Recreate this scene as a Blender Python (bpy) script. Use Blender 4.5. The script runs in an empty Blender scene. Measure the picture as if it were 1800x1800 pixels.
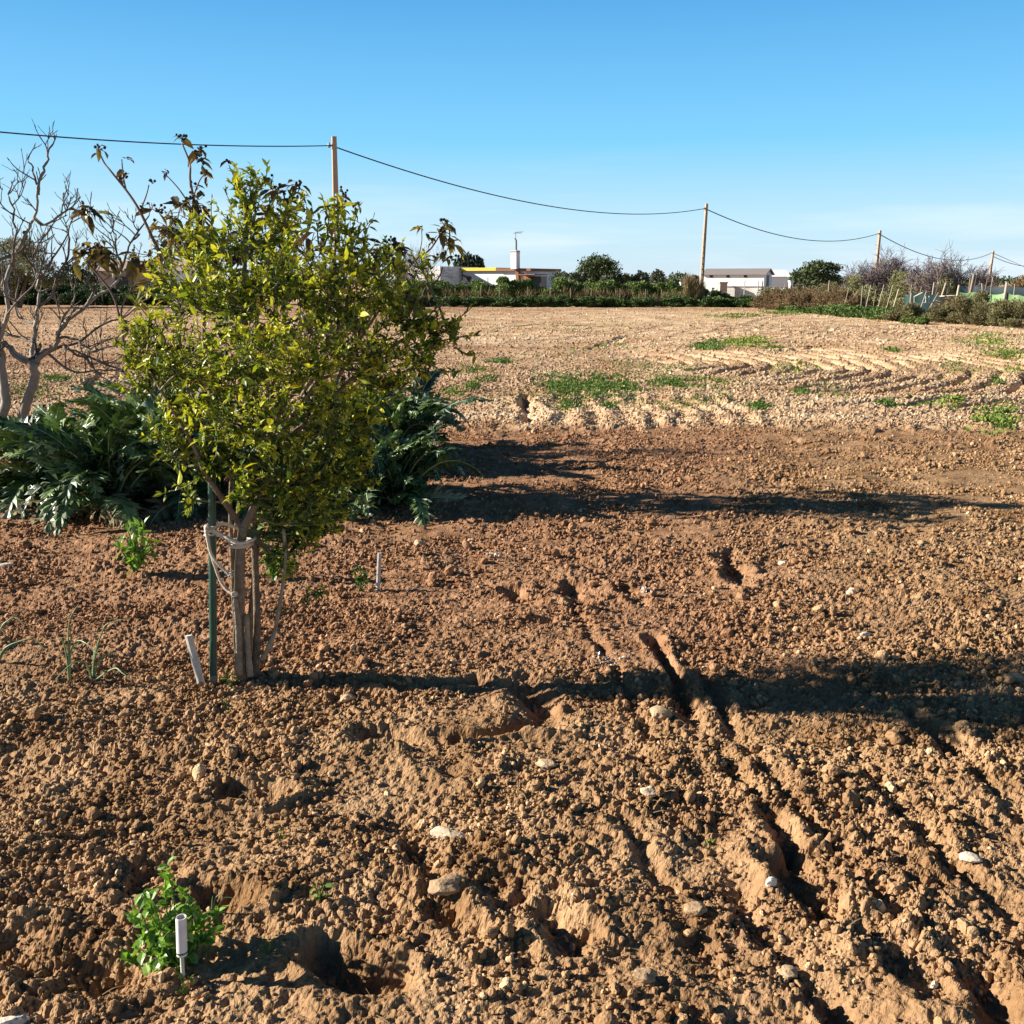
import bpy, bmesh, math, random
import numpy as np
from mathutils import Vector

# ------------------------------------------------------------------ camera, sky, sun
C = bpy.context.scene.collection
FPX = 1700.0; PITCH = math.radians(13.4); CH = 1.6
cp, sp = math.cos(PITCH), math.sin(PITCH)
cam_d = bpy.data.cameras.new('camera'); cam = bpy.data.objects.new('camera', cam_d); C.objects.link(cam)
cam.location = (0, 0, CH); cam.rotation_euler = (math.pi/2-PITCH, 0, 0)
cam_d.sensor_width = 36; cam_d.lens = 36*FPX/1800; cam_d.clip_start = 0.05; cam_d.clip_end = 20000
bpy.context.scene.camera = cam

SKYG = 4.1; SUN_EL = math.radians(23); SUN_AZ = math.radians(-4)      # azimuth of the light's travel from +X
world = bpy.data.worlds.new("World"); bpy.context.scene.world = world; world.use_nodes = True
wn = world.node_tree.nodes; wl = world.node_tree.links
bg = wn['Background']
sky = wn.new('ShaderNodeTexSky'); sky.sky_type = 'NISHITA'; sky.sun_disc = False
sky.sun_elevation = SUN_EL
sky.sun_rotation = math.atan2(-math.cos(SUN_AZ), -math.sin(SUN_AZ))
sky.altitude = 10; sky.air_density = 1.0; sky.dust_density = 0.25; sky.ozone_density = 2.2
# faint high cirrus low over the horizon
tc = wn.new('ShaderNodeTexCoord'); mp = wn.new('ShaderNodeMapping'); mp.inputs['Scale'].default_value = (2.2, 2.2, 22)
nz = wn.new('ShaderNodeTexNoise'); nz.inputs['Scale'].default_value = 1.6; nz.inputs['Detail'].default_value = 5
cr = wn.new('ShaderNodeValToRGB'); cr.color_ramp.elements[0].position = .50; cr.color_ramp.elements[1].position = .78
sx = wn.new('ShaderNodeSeparateXYZ')
band = wn.new('ShaderNodeMapRange'); band.inputs['From Min'].default_value = .13; band.inputs['From Max'].default_value = .03
mul = wn.new('ShaderNodeMath'); mul.operation = 'MULTIPLY'
mul2 = wn.new('ShaderNodeMath'); mul2.operation = 'MULTIPLY'; mul2.inputs[1].default_value = .65
mix = wn.new('ShaderNodeMix'); mix.data_type = 'RGBA'; mix.inputs['B'].default_value = (4.0, 4.35, 4.7, 1)
wl.new(tc.outputs['Generated'], mp.inputs['Vector']); wl.new(mp.outputs[0], nz.inputs['Vector'])
wl.new(nz.outputs['Fac'], cr.inputs[0]); wl.new(tc.outputs['Generated'], sx.inputs[0]); wl.new(sx.outputs['Z'], band.inputs['Value'])
wl.new(cr.outputs[0], mul.inputs[0]); wl.new(band.outputs[0], mul.inputs[1]); wl.new(mul.outputs[0], mul2.inputs[0])
grad = wn.new('ShaderNodeValToRGB'); ge = grad.color_ramp.elements          # pale horizon; sky above the view darkened to deepen the shadows
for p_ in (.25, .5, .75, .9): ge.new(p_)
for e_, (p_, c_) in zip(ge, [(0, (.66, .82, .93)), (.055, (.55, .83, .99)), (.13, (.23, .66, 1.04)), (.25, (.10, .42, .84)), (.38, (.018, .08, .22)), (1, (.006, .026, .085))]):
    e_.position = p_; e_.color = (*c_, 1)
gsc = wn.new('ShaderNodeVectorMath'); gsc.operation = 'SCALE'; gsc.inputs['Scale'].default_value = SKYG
smx = wn.new('ShaderNodeMix'); smx.data_type = 'RGBA'; smx.inputs['Factor'].default_value = .04
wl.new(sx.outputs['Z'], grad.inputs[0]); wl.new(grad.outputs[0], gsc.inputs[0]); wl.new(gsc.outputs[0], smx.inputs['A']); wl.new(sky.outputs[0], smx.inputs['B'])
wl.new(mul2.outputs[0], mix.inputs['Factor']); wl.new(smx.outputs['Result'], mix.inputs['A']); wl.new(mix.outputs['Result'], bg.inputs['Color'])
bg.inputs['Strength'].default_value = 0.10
sun_d = bpy.data.lights.new('sun', 'SUN'); sun_d.energy = 5.0; sun_d.angle = math.radians(.53); sun_d.color = (1, .93, .82)
sun = bpy.data.objects.new('sun', sun_d); C.objects.link(sun)
tr = Vector((math.cos(SUN_EL)*math.cos(SUN_AZ), math.cos(SUN_EL)*math.sin(SUN_AZ), -math.sin(SUN_EL)))
sun.rotation_euler = tr.to_track_quat('-Z', 'Y').to_euler(); sun.location = (-20, 5, 12)
vs = bpy.context.scene.view_settings; vs.view_transform = 'Standard'; vs.look = 'None'; vs.gamma = 1; vs.exposure = 1.3
bpy.context.scene.cycles.max_bounces = 5; bpy.context.scene.cycles.diffuse_bounces = 1
bpy.context.scene.cycles.transparent_max_bounces = 6

# ------------------------------------------------------------------ helpers
rng = np.random.default_rng(7); R = random.Random(11)
def ray(px, py):
    u = (px-900)/FPX; v = (900-py)/FPX
    return np.array([u, cp+v*sp, -sp+v*cp])
def W(px, py, Y):
    d = ray(px, py); return d*(Y/d[1]) + np.array([0, 0, CH])
def G(px, py):
    d = ray(px, py); return d*(-CH/d[2]) + np.array([0, 0, CH])
def U(a, b): return R.uniform(a, b)

class MB:
    def __init__(s): s.V=[]; s.F=[]; s.T=[]; s.M=[]; s.n=0
    def add(s, V, F, tint=0.5, mi=0):
        V = np.asarray(V, float).reshape(-1, 3)
        s.V.append(V); s.T.append(np.broadcast_to(np.asarray(tint, float), (len(V),)))
        groups = F if isinstance(F, list) and len(F) and isinstance(F[0], np.ndarray) else None
        if groups is None:
            d = {}
            for f in F: d.setdefault(len(f), []).append(f)
            groups = [np.array(x) for x in d.values()]
        for g in groups:
            s.F.append(g + s.n); s.M.append(np.full(len(g), mi))
        s.n += len(V); return s
    def batch(s, tv, tf, M, L, tint, mi=0):
        N = len(L)
        if N == 0: return s
        V = np.einsum('nij,vj->nvi', M, tv) + L[:, None, :]
        d = {}
        for f in tf: d.setdefault(len(f), []).append(f)
        off = (np.arange(N)*len(tv))[:, None, None]
        gs = [(np.array(x)[None]+off).reshape(-1, k) for k, x in d.items()]
        return s.add(V.reshape(-1, 3), gs, np.repeat(np.broadcast_to(tint, (N,)), len(tv)), mi)
    def tube(s, P, rad, sides=6, tint=.5, mi=0, cap=True):
        P = np.asarray(P, float); n = len(P)
        rad = np.broadcast_to(np.asarray(rad, float), (n,))
        T = np.gradient(P, axis=0); T /= np.linalg.norm(T, axis=1)[:, None]+1e-9
        ref = np.array([0, 0, 1.]) if abs(T[0][2]) < .9 else np.array([1., 0, 0])
        a = np.cross(T, ref); a /= np.linalg.norm(a, axis=1)[:, None]+1e-9; b = np.cross(T, a)
        ang = np.linspace(0, 2*math.pi, sides, endpoint=False)
        V = P[:, None] + rad[:, None, None]*(a[:, None]*np.cos(ang)[None, :, None] + b[:, None]*np.sin(ang)[None, :, None])
        i = np.arange(n-1)[:, None]*sides; j = np.arange(sides)[None]; k = (j+1) % sides
        F = [np.stack([i+j, i+k, i+sides+k, i+sides+j], -1).reshape(-1, 4)]
        V = V.reshape(-1, 3)
        if cap: F += [np.array([list(range(sides))[::-1]]), np.array([[(n-1)*sides+q for q in range(sides)]])]
        return s.add(V, F, tint, mi)
    def box(s, c, size, rz=0, tint=.5, mi=0, tilt=None):
        x, y, z = np.array(size)/2
        V = np.array([[a*x, b*y, d*z] for d in (-1, 1) for a, b in ((-1,-1),(1,-1),(1,1),(-1,1))])
        if tilt is not None: V = V @ np.array(tilt).T
        cs, sn = math.cos(rz), math.sin(rz)
        V = V @ np.array([[cs, sn, 0], [-sn, cs, 0], [0, 0, 1]]) + np.array(c)
        return s.add(V, [(3,2,1,0),(4,5,6,7),(0,1,5,4),(1,2,6,5),(2,3,7,6),(3,0,4,7)], tint, mi)
    def build(s, name, mats, parent=None, smooth=False, loc=None):
        me = bpy.data.meshes.new(name)
        V = np.concatenate(s.V) if s.V else np.zeros((0, 3))
        if parent is not None: V = V - np.array(parent.get('_w', (0, 0, 0)))
        elif loc is not None: V = V - np.array(loc)
        me.vertices.add(len(V)); me.vertices.foreach_set('co', V.ravel().astype(np.float32))
        tot = np.concatenate([np.full(len(f), f.shape[1]) for f in s.F]); idx = np.concatenate([f.ravel() for f in s.F])
        me.loops.add(len(idx)); me.loops.foreach_set('vertex_index', idx.astype(np.int32))
        me.polygons.add(len(tot)); st = np.concatenate([[0], np.cumsum(tot)[:-1]])
        me.polygons.foreach_set('loop_start', st.astype(np.int32))
        me.polygons.foreach_set('material_index', np.concatenate(s.M).astype(np.int32))
        me.polygons.foreach_set('use_smooth', np.full(len(tot), smooth))
        at = me.attributes.new('tint', 'FLOAT', 'POINT'); at.data.foreach_set('value', np.concatenate(s.T).astype(np.float32))
        me.update(calc_edges=True)
        for m in (mats if isinstance(mats, (list, tuple)) else [mats]): me.materials.append(m)
        o = bpy.data.objects.new(name, me); C.objects.link(o)
        if parent is not None: o.parent = parent
        elif loc is not None: o.location = loc
        o['_w'] = tuple(float(q) for q in (parent.get('_w') if parent is not None else (loc if loc is not None else (0, 0, 0))))
        return o

def tag(o, label=None, cat=None, group=None, kind=None):
    if label: o['label'] = label
    if cat: o['category'] = cat
    if group: o['group'] = group
    if kind: o['kind'] = kind
    return o
def thing(name, loc, label, cat, group=None):
    o = bpy.data.objects.new(name, None); C.objects.link(o); o.location = [float(q) for q in loc]; o.empty_display_size = .1
    o['_w'] = tuple(float(q) for q in loc)
    return tag(o, label, cat, group)

def frames(d, roll=None, w=1, l=1, t=None):
    d = d/(np.linalg.norm(d, axis=1)[:, None]+1e-9)
    ref = np.where((np.abs(d[:, 2:3]) > .93), np.array([[1., 0, 0]]), np.array([[0, 0, 1.]]))
    s = np.cross(d, ref); s /= np.linalg.norm(s, axis=1)[:, None]+1e-9; n = np.cross(s, d)
    if roll is not None:
        c, q = np.cos(roll)[:, None], np.sin(roll)[:, None]; s, n = s*c+n*q, n*c-s*q
    w = np.broadcast_to(w, (len(d),)); l = np.broadcast_to(l, (len(d),)); t = w if t is None else np.broadcast_to(t, (len(d),))
    return np.stack([s*w[:, None], d*l[:, None], n*t[:, None]], -1)
def rdirs(n, up=0.):
    d = rng.normal(size=(n, 3)); d /= np.linalg.norm(d, axis=1)[:, None]; d[:, 2] += up
    return d/np.linalg.norm(d, axis=1)[:, None]

LEAF_V = np.array([[0,0,0],[0,.35,0],[0,.7,-.05],[0,1,-.25],[-.42,.28,.14],[-.44,.62,.10],[.42,.28,.14],[.44,.62,.10]])
LEAF_F = [(0,1,4),(1,2,5,4),(2,3,5),(0,6,1),(1,6,7,2),(2,7,3)]
DROOP_V = np.array([[0,0,0],[0,.3,-.1],[0,.65,-.5],[0,.9,-1.2],[-.5,.25,.15],[-.5,.6,-.3],[.5,.25,.15],[.5,.6,-.3]])
CARD_V = np.array([[0,0,0],[.5,.5,.1],[0,1,0],[-.5,.5,.1]]); CARD_F = [(0,1,2),(0,2,3)]
BLADE_V = np.array([[-.5,0,0],[.5,0,0],[.3,.5,.2],[-.3,.5,.2],[0,1,1.]]); BLADE_F = [(0,1,2,3),(3,2,4)]

# ---- noise
_p = rng.permutation(4096); _val = rng.random(4096); _val2 = rng.random(4096); _val3 = rng.random(4096); _val4 = rng.random(4096)
def hsh(i, j, seed): return _p[(_p[(i + seed*131) & 4095] + j) & 4095]
def vn(x, y, seed=0):
    i = np.floor(x).astype(np.int64); j = np.floor(y).astype(np.int64); fx = x-i; fy = y-j
    fx = fx*fx*(3-2*fx); fy = fy*fy*(3-2*fy)
    a = _val[hsh(i, j, seed)]; b = _val[hsh(i+1, j, seed)]; c = _val[hsh(i, j+1, seed)]; d = _val[hsh(i+1, j+1, seed)]
    return (a*(1-fx)+b*fx)*(1-fy) + (c*(1-fx)+d*fx)*fy - .5
def fbm(x, y, seed=0, o=4):
    t = 0; a = 1
    for k in range(o): t = t + a*vn(x*2**k+17.3*k, y*2**k-9.1*k, seed+k); a *= .5
    return t
def bumps(x, y, cell, seed, prob, rmin, rmax, hk):
    X = x/cell; Y = y/cell; i0 = np.floor(X).astype(np.int64); j0 = np.floor(Y).astype(np.int64)
    h = np.zeros_like(X)
    for di in (-1, 0, 1):
        for dj in (-1, 0, 1):
            i = i0+di; j = j0+dj; k = hsh(i, j, seed)
            r = rmin + (rmax-rmin)*_val4[k]**1.6
            d2 = ((X-i-_val[k])**2 + (Y-j-_val2[k])**2)/(r*r)
            on = (_val3[k] < prob)
            h = np.maximum(h, on*r*np.sqrt(np.maximum(0, 1-d2)))
    return h*cell*hk
def segd(x, y, pts):
    best = np.full(x.shape, 1e9)
    for (ax, ay), (bx, by) in zip(pts[:-1], pts[1:]):
        dx, dy = bx-ax, by-ay; L = dx*dx+dy*dy+1e-12
        t = np.clip(((x-ax)*dx+(y-ay)*dy)/L, 0, 1)
        best = np.minimum(best, np.hypot(x-ax-t*dx, y-ay-t*dy))
    return best
def sm(a, b, x):
    t = np.clip((x-a)/(b-a), 0, 1); return t*t*(3-2*t)

EDGE = 10.9
def pale_mask(x, y): return sm(-.22, .22, y-EDGE+.30*fbm(x*.9, y*.9, 41, 3)+.35*fbm(x*6, y*6, 42, 2))
TRENCH = [  # (pixel polyline, half width m, depth m)
    ([(1150,1112),(1190,1175),(1215,1240),(1290,1340),(1345,1400),(1385,1470)], .030, .052),
    ([(1235,1165),(1300,1290),(1400,1410),(1500,1510),(1570,1590)], .035, .04),
    ([(1500,1300),(1580,1400),(1700,1520),(1800,1600)], .035, .04),
    ([(1010,1060),(1090,1170),(1150,1290)], .03, .022),
    ([(1290,1560),(1400,1680),(1480,1790)], .04, .045),
    ([(1100,1440),(1180,1560),(1250,1680)], .035, .022),
    ([(1600,1230),(1700,1330),(1790,1420)], .035, .035),
    ([(700,1420),(760,1520),(790,1590)], .035, .035),
    ([(1395,1480),(1420,1540),(1450,1600)], .05, .085),
    ([(1360,1500),(1400,1560)], .03, .03),
    ([(1530,1620),(1590,1670),(1640,1710)], .05, .07),
    ([(1725,1700),(1760,1745),(1800,1790)], .055, .08),
    ([(1470,1740),(1520,1790)], .05, .07),
    ([(1445,1490),(1500,1530),(1545,1560)], .03, .05),
    ([(1278,962),(1290,990),(1303,1018)], .05, .07),
    ([(930,1185),(950,1230),(948,1262)], .055, .07),
    ([(640,1280),(740,1290),(850,1285),(935,1265)], .04, .06),
    ([(640,1185),(720,1195),(830,1180),(925,1195)], .03, .035),
    ([(765,1310),(795,1345)], .06, .06),
    ([(405,1385),(470,1392)], .045, .10),
    ([(1000,1020),(1025,1050)], .05, .05),
    ([(900,1030),(930,1050)], .06, .05),
    ([(1105,1025),(1130,1050)], .05, .06),
    ([(885,1550),(900,1600)], .05, .05),
    ([(960,1590),(1000,1640)], .04, .05),
    ([(790,1600),(830,1640)], .04, .05),
    ([(560,1655),(640,1700),(700,1700)], .05, .06),
    ([(0,1650),(110,1680),(190,1690)], .06, .07),  # furrow added in place of a shadow from beyond the left edge
    ([(250,1520),(300,1500)], .05, .06),
    ([(350,1560),(395,1570)], .05, .06),
    ([(1540,1040),(1600,1045)], .04, .05),
    ([(1640,1270),(1680,1310)], .05, .05),
    ([(1330,1040),(1390,1052)], .03, .04),
    ([(830,1095),(960,1085)], .03, .03),
    ([(1100,1300),(1150,1330)], .04, .04),
    ([(925,690),(922,720),(925,742)], .07, .17),
    ([(1040,612),(1112,590)], .14, .09),
    ([(1340,622),(1400,618),(1460,608)], .12, .08),
    ([(1090,560),(1200,563)], .2, .06),
    ([(150,690),(185,655)], .10, .08),
]
TR = [([tuple(G(*q)[:2]) for q in p], w, d) for p, w, d in TRENCH]
def H(x, y, spacing=None):
    x = np.asarray(x, float); y = np.asarray(y, float); shp = x.shape; x = x.ravel(); y = y.ravel()
    pm = pale_mask(x, y); near = 1-pm
    h = near*(.040*fbm(x/.95, y/.75, 1, 3) + .026*fbm(x/.30, y/.26, 5, 3)) + pm*(.05*fbm(x/1.3, y/.9, 9, 3))
    # hummocks of loosened soil
    wx = x+.10*fbm(x/.12, y/.12, 60, 2); wy = y+.10*fbm(x/.12+9, y/.12, 61, 2)
    h += near*bumps(wx, wy, .42, 12, .22, .3, .65, .09)
    # ploughed lines of the pale field
    rows = sm(-.2, .1, x)*sm(3.3, 2.9, x)*sm(10.9, 11.1, y)*sm(14.6, 13.6, y)
    h += rows*.020*np.sin(2*math.pi*(x+.06*np.sin(y*3)+.08*fbm(x/.3,y/.5,78,2))/.36)
    rr = np.hypot(x-1.5, y-20); ring = sm(3.4, 5.2, x+.2*(y-14))*sm(11.8, 13.5, y)*sm(44, 32, y)*sm(17, 14, x)
    ph = (rr+.25*fbm(x/1.5, y/1.5, 77, 2))/.44; h += ring*(.035-.11*np.exp(-((ph-np.floor(ph)-.5)/.16)**2))*np.clip(.8+2*fbm(x/1.2, y/1.6, 79, 2), 0, 1.2)
    far = sm(17, 26, y)
    h += far*(1-ring)*.022*np.sin(2*math.pi*(y+.5*fbm(x/3, y/3, 31, 3)+.05*x)/1.15)*(.6+fbm(x/2, y/2, 33, 2))
    h += far*.05*fbm(x/.9, y/.55, 35, 3)
    for pts, w, d in TR:
        a = np.array(pts); m = (x > a[:, 0].min()-5*w) & (x < a[:, 0].max()+5*w) & (y > a[:, 1].min()-5*w) & (y < a[:, 1].max()+5*w)
        if not m.any(): continue
        xm = x[m]; ym = y[m]; q = segd(xm+.7*w*fbm(xm/.09, ym/.09, 81, 3), ym+.4*w*fbm(xm/.07, ym/.07, 84, 2), pts)/(w*(1+.9*vn(xm/.11, ym/.11, 83))); d = d*np.clip(1+1.5*vn(xm/.14, ym/.14, 85), .2, 1.5)
        d = d*.7; h[m] += -d*np.exp(-(q*1.0)**2) + (0 if w == .07 and pts[0][1] > 9 else 1)*d*.30*np.exp(-((q-2.0)/.8)**2)
    w1x = x+.022*fbm(x/.032, y/.03, 62, 3); w1y = y+.022*fbm(x/.032+5, y/.03, 63, 3)
    m = y < 7
    pt = np.clip(.8+1.7*fbm(x/.55, y/.45, 95, 2), .3, 1.5)
    def layer(ymax, cell, seed, prob, a, b, k, km):
        mm = y < ymax
        if mm.any(): h[mm] += (near[mm]*k*pt[mm]+pm[mm]*km)*bumps(w1x[mm], w1y[mm], cell, seed, prob, a, b, 1)*sm(ymax, ymax*.8, y[mm])
    layer(300, .15, 21, .20, .2, .45, .15, .40)
    layer(40, .070, 22, .42, .22, .65, .26, .45)
    layer(22, .032, 23, .65, .2, .8, .44, .7)
    layer(5.5, .017, 24, .75, .25, .85, .7, .5)
    mm = y < 6
    if mm.any(): h[mm] += .011*fbm(x[mm]/.022, y[mm]/.020, 90, 3)
    h -= .03*near
    return h.reshape(shp)
def Hs(x, y): return float(H(np.array([x]), np.array([y]))[0])
def onG(px, py, dz=-.01):
    p = G(px, py); 
    return np.array([p[0], p[1], Hs(p[0], p[1])+dz])

# ------------------------------------------------------------------ materials
def rampmat(name, stops, rough=.7, spec=.3, trans=0., tcol=None, noise=None, bump=None, use='tint', backbright=None):
    m = bpy.data.materials.new(name); m.use_nodes = True; nt = m.node_tree; N = nt.nodes; L = nt.links
    b = N['Principled BSDF']; b.inputs['Roughness'].default_value = rough; b.inputs['Specular IOR Level'].default_value = spec
    at = N.new('ShaderNodeAttribute'); at.attribute_name = use
    r = N.new('ShaderNodeValToRGB'); els = r.color_ramp.elements
    while len(els) < len(stops): els.new(.5)
    for e, (p, c) in zip(els, stops): e.position = p; e.color = (*c, 1)
    fac = at.outputs['Fac']
    if noise:
        n = N.new('ShaderNodeTexNoise'); n.inputs['Scale'].default_value = noise[0]; n.inputs['Detail'].default_value = 4
        g = N.new('ShaderNodeNewGeometry'); L.new(g.outputs['Position'], n.inputs['Vector'])
        ma = N.new('ShaderNodeMath'); ma.operation = 'MULTIPLY_ADD'; L.new(n.outputs['Fac'], ma.inputs[0]); ma.inputs[1].default_value = noise[1]*2
        sb = N.new('ShaderNodeMath'); sb.operation = 'SUBTRACT'; L.new(fac, sb.inputs[0]); sb.inputs[1].default_value = noise[1]
        L.new(sb.outputs[0], ma.inputs[2]); fac = ma.outputs[0]
    L.new(fac, r.inputs[0]); L.new(r.outputs[0], b.inputs['Base Color'])
    if bump:
        n2 = N.new('ShaderNodeTexNoise'); n2.inputs['Scale'].default_value = bump[0]; n2.inputs['Detail'].default_value = 5
        g2 = N.new('ShaderNodeNewGeometry'); L.new(g2.outputs['Position'], n2.inputs['Vector'])
        bp = N.new('ShaderNodeBump'); bp.inputs['Strength'].default_value = bump[1]; bp.inputs['Distance'].default_value = bump[2]
        L.new(n2.outputs['Fac'], bp.inputs['Height']); L.new(bp.outputs[0], b.inputs['Normal'])
    if trans:
        out = N['Material Output']; t = N.new('ShaderNodeBsdfTranslucent'); mx = N.new('ShaderNodeMixShader'); mx.inputs[0].default_value = trans
        if tcol: 
            mm = N.new('ShaderNodeMix'); mm.data_type = 'RGBA'; mm.blend_type = 'MULTIPLY'; mm.inputs['Factor'].default_value = 1
            mm.inputs['B'].default_value = (*tcol, 1); L.new(r.outputs[0], mm.inputs['A']); L.new(mm.outputs['Result'], t.inputs['Color'])
        else: L.new(r.outputs[0], t.inputs['Color'])
        L.new(b.outputs[0], mx.inputs[1]); L.new(t.outputs[0], mx.inputs[2]); L.new(mx.outputs[0], out.inputs['Surface'])
    return m

def soil_mat(name, clod=False):
    m = bpy.data.materials.new(name); m.use_nodes = True; nt = m.node_tree; N = nt.nodes; L = nt.links
    b = N['Principled BSDF']; b.inputs['Roughness'].default_value = .95; b.inputs['Specular IOR Level'].default_value = .08
    g = N.new('ShaderNodeNewGeometry'); P = g.outputs['Position']
    def noise(sc, det=4):
        n = N.new('ShaderNodeTexNoise'); n.inputs['Scale'].default_value = sc; n.inputs['Detail'].default_value = det; L.new(P, n.inputs['Vector']); return n.outputs['Fac']
    def ramp(f, a, c1, bb, c2):
        r = N.new('ShaderNodeValToRGB'); r.color_ramp.elements[0].position = a; r.color_ramp.elements[1].position = bb
        r.color_ramp.elements[0].color = (*c1, 1); r.color_ramp.elements[1].color = (*c2, 1); L.new(f, r.inputs[0]); return r.outputs[0]
    def mixc(f, a, c):
        x = N.new('ShaderNodeMix'); x.data_type = 'RGBA'
        (L.new(f, x.inputs['Factor']) if not isinstance(f, float) else setattr(x.inputs['Factor'], 'default_value', f))
        L.new(a, x.inputs['A']); L.new(c, x.inputs['B']); return x.outputs['Result']
    ta = N.new('ShaderNodeAttribute'); ta.attribute_name = 'tint'
    pa = N.new('ShaderNodeAttribute'); pa.attribute_name = 'pale'
    brown = ramp(noise(3.5), .32, (.225, .125, .058), .70, (.43, .270, .145))
    red = ramp(noise(9), .32, (.225, .112, .056), .70, (.39, .220, .122))
    ra = N.new('ShaderNodeAttribute'); ra.attribute_name = 'red'
    c = mixc(ra.outputs['Fac'], brown, red)
    pale = ramp(noise(.8, 6), .36, (.44, .275, .155), .62, (.66, .475, .295))
    c = mixc(pa.outputs['Fac'], c, pale)
    fine = ramp(noise(70, 3), .35, (.84, .83, .82), .7, (1.1, 1.1, 1.1))
    mm = N.new('ShaderNodeMix'); mm.data_type = 'RGBA'; mm.blend_type = 'MULTIPLY'; mm.inputs['Factor'].default_value = 1
    L.new(c, mm.inputs['A']); L.new(fine, mm.inputs['B']); c = mm.outputs['Result']
    if clod:
        tr_ = N.new('ShaderNodeValToRGB'); e = tr_.color_ramp.elements
        e[0].position = 0; e[0].color = (.72, .70, .68, 1); e[1].position = 1; e[1].color = (1.9, 2.1, 2.3, 1)
        q = e.new(.5); q.color = (1, 1, 1, 1); q = e.new(.88); q.color = (1.22, 1.22, 1.22, 1)
        L.new(ta.outputs['Fac'], tr_.inputs[0])
        m2 = N.new('ShaderNodeMix'); m2.data_type = 'RGBA'; m2.blend_type = 'MULTIPLY'; m2.inputs['Factor'].default_value = 1
        L.new(c, m2.inputs['A']); L.new(tr_.outputs[0], m2.inputs['B']); c = m2.outputs['Result']
    L.new(c, b.inputs['Base Color'])
    n3 = noise(110, 6)
    bp = N.new('ShaderNodeBump'); bp.inputs['Strength'].default_value = .8; bp.inputs['Distance'].default_value = .010
    L.new(n3, bp.inputs['Height']); L.new(bp.outputs[0], b.inputs['Normal'])
    return m
M_SOIL = soil_mat('soil'); M_CLOD = soil_mat('clod', True)
def red_mask(x, y):
    cx = (x+.1)/(1+.25*y); 
    return np.clip(.95*sm(3.1, 4.6, y)*(1-sm(.6, 2.6, x-.12*(y-4)))+.35*sm(8, 10, y)+.25*fbm(x/.8, y/.8, 51, 2), 0, 1)

# ------------------------------------------------------------------ ground
def build_ground():
    ys = [1.1]
    while ys[-1] < 75: ys.append(ys[-1] + .00215*ys[-1]**1.3)
    while ys[-1] < 6000: ys.append(ys[-1]*1.25)
    ys = np.array(ys)
    s = np.linspace(-.66, .66, 901)
    side = [.66]; 
    while side[-1] < 6: side.append(side[-1]*1.12)
    side = np.array(side[1:]); s = np.concatenate([-side[::-1], s, side])
    Yg, Sg = np.meshgrid(ys, s, indexing='ij'); Xg = Sg*(Yg+.5)
    h = H(Xg, Yg)
    h *= np.where(Yg > 80, 0, 1)
    nr, nc = Xg.shape
    V = np.stack([Xg, Yg, h], -1).reshape(-1, 3)
    i = np.arange(nr-1)[:, None]*nc; j = np.arange(nc-1)[None]
    F = np.stack([i+j, i+j+1, i+nc+j+1, i+nc+j], -1).reshape(-1, 4)
    # plain soil behind and around the camera, one ring joined to the first row
    mb = MB(); mb.add(V, [F])
    mb.add([(-4000, -3000, -.16), (4000, -3000, -.16), (4000, 7000, -.16), (-4000, 7000, -.16)], [(0, 1, 2, 3)])
    o = mb.build('ground', M_SOIL, smooth=False)
    n = len(V); x = np.concatenate([V[:, 0], [0]*4]); y = np.concatenate([V[:, 1], [20, 20, 20, 20]])
    me = o.data
    a = me.attributes.new('pale', 'FLOAT', 'POINT'); a.data.foreach_set('value', pale_of(x, y).astype(np.float32))
    a = me.attributes.new('red', 'FLOAT', 'POINT'); a.data.foreach_set('value', red_mask(x, y).astype(np.float32))
    tag(o, kind='structure'); return o
def pale_of(x, y):
    # the crusted field is palest in a wide band of dried soil and browner where it was turned
    p = pale_mask(x, y); f = .78 + .5*fbm(x/4, y/3, 43, 3)
    f = f + .35*sm(24, 34, y)*sm(60, 50, y)*sm(-4, 8, x) - .22*sm(17, 20, y)*sm(30, 24, y)*sm(9, 3, x) - .25*sm(45, 60, y)
    f = f - .2*sm(-2, -4, x)
    return p*np.clip(f, .1, 1)
build_ground()

def ico(sub):
    bm = bmesh.new(); bmesh.ops.create_icosphere(bm, subdivisions=sub, radius=1)
    v = np.array([q.co[:] for q in bm.verts]); f = [tuple(q.index for q in p.verts) for p in bm.faces]; bm.free(); return v, f
def rock(v, seed, planes=11, rough=.16):
    r = np.random.default_rng(seed); n = r.normal(size=(planes, 3)); n /= np.linalg.norm(n, axis=1)[:, None]
    d = r.uniform(.62, .95, planes); dot = v @ n.T
    k = np.min(np.where(dot > 1e-3, d/np.maximum(dot, 1e-3), 9), axis=1); k = np.minimum(k, 1.0)
    w = v*k[:, None]
    ph = r.uniform(0, 6, (5, 3)); fr = r.uniform(2, 6, (5, 3))
    disp = sum(np.sin(w @ fr[q] + ph[q, 0]) for q in range(5))/5
    w = w*(1+rough*disp)[:, None] + r.normal(size=w.shape)*rough*.18
    return w*np.array([1, r.uniform(.7, 1), r.uniform(.6, .85)])
def randrot(n):
    q = rng.normal(size=(n, 4)); q /= np.linalg.norm(q, axis=1)[:, None]; w, x, y, z = q.T
    return np.stack([np.stack([1-2*(y*y+z*z), 2*(x*y-z*w), 2*(x*z+y*w)], -1), np.stack([2*(x*y+z*w), 1-2*(x*x+z*z), 2*(y*z-x*w)], -1),
                     np.stack([2*(x*z-y*w), 2*(y*z+x*w), 1-2*(x*x+y*y)], -1)], 1)
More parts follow.
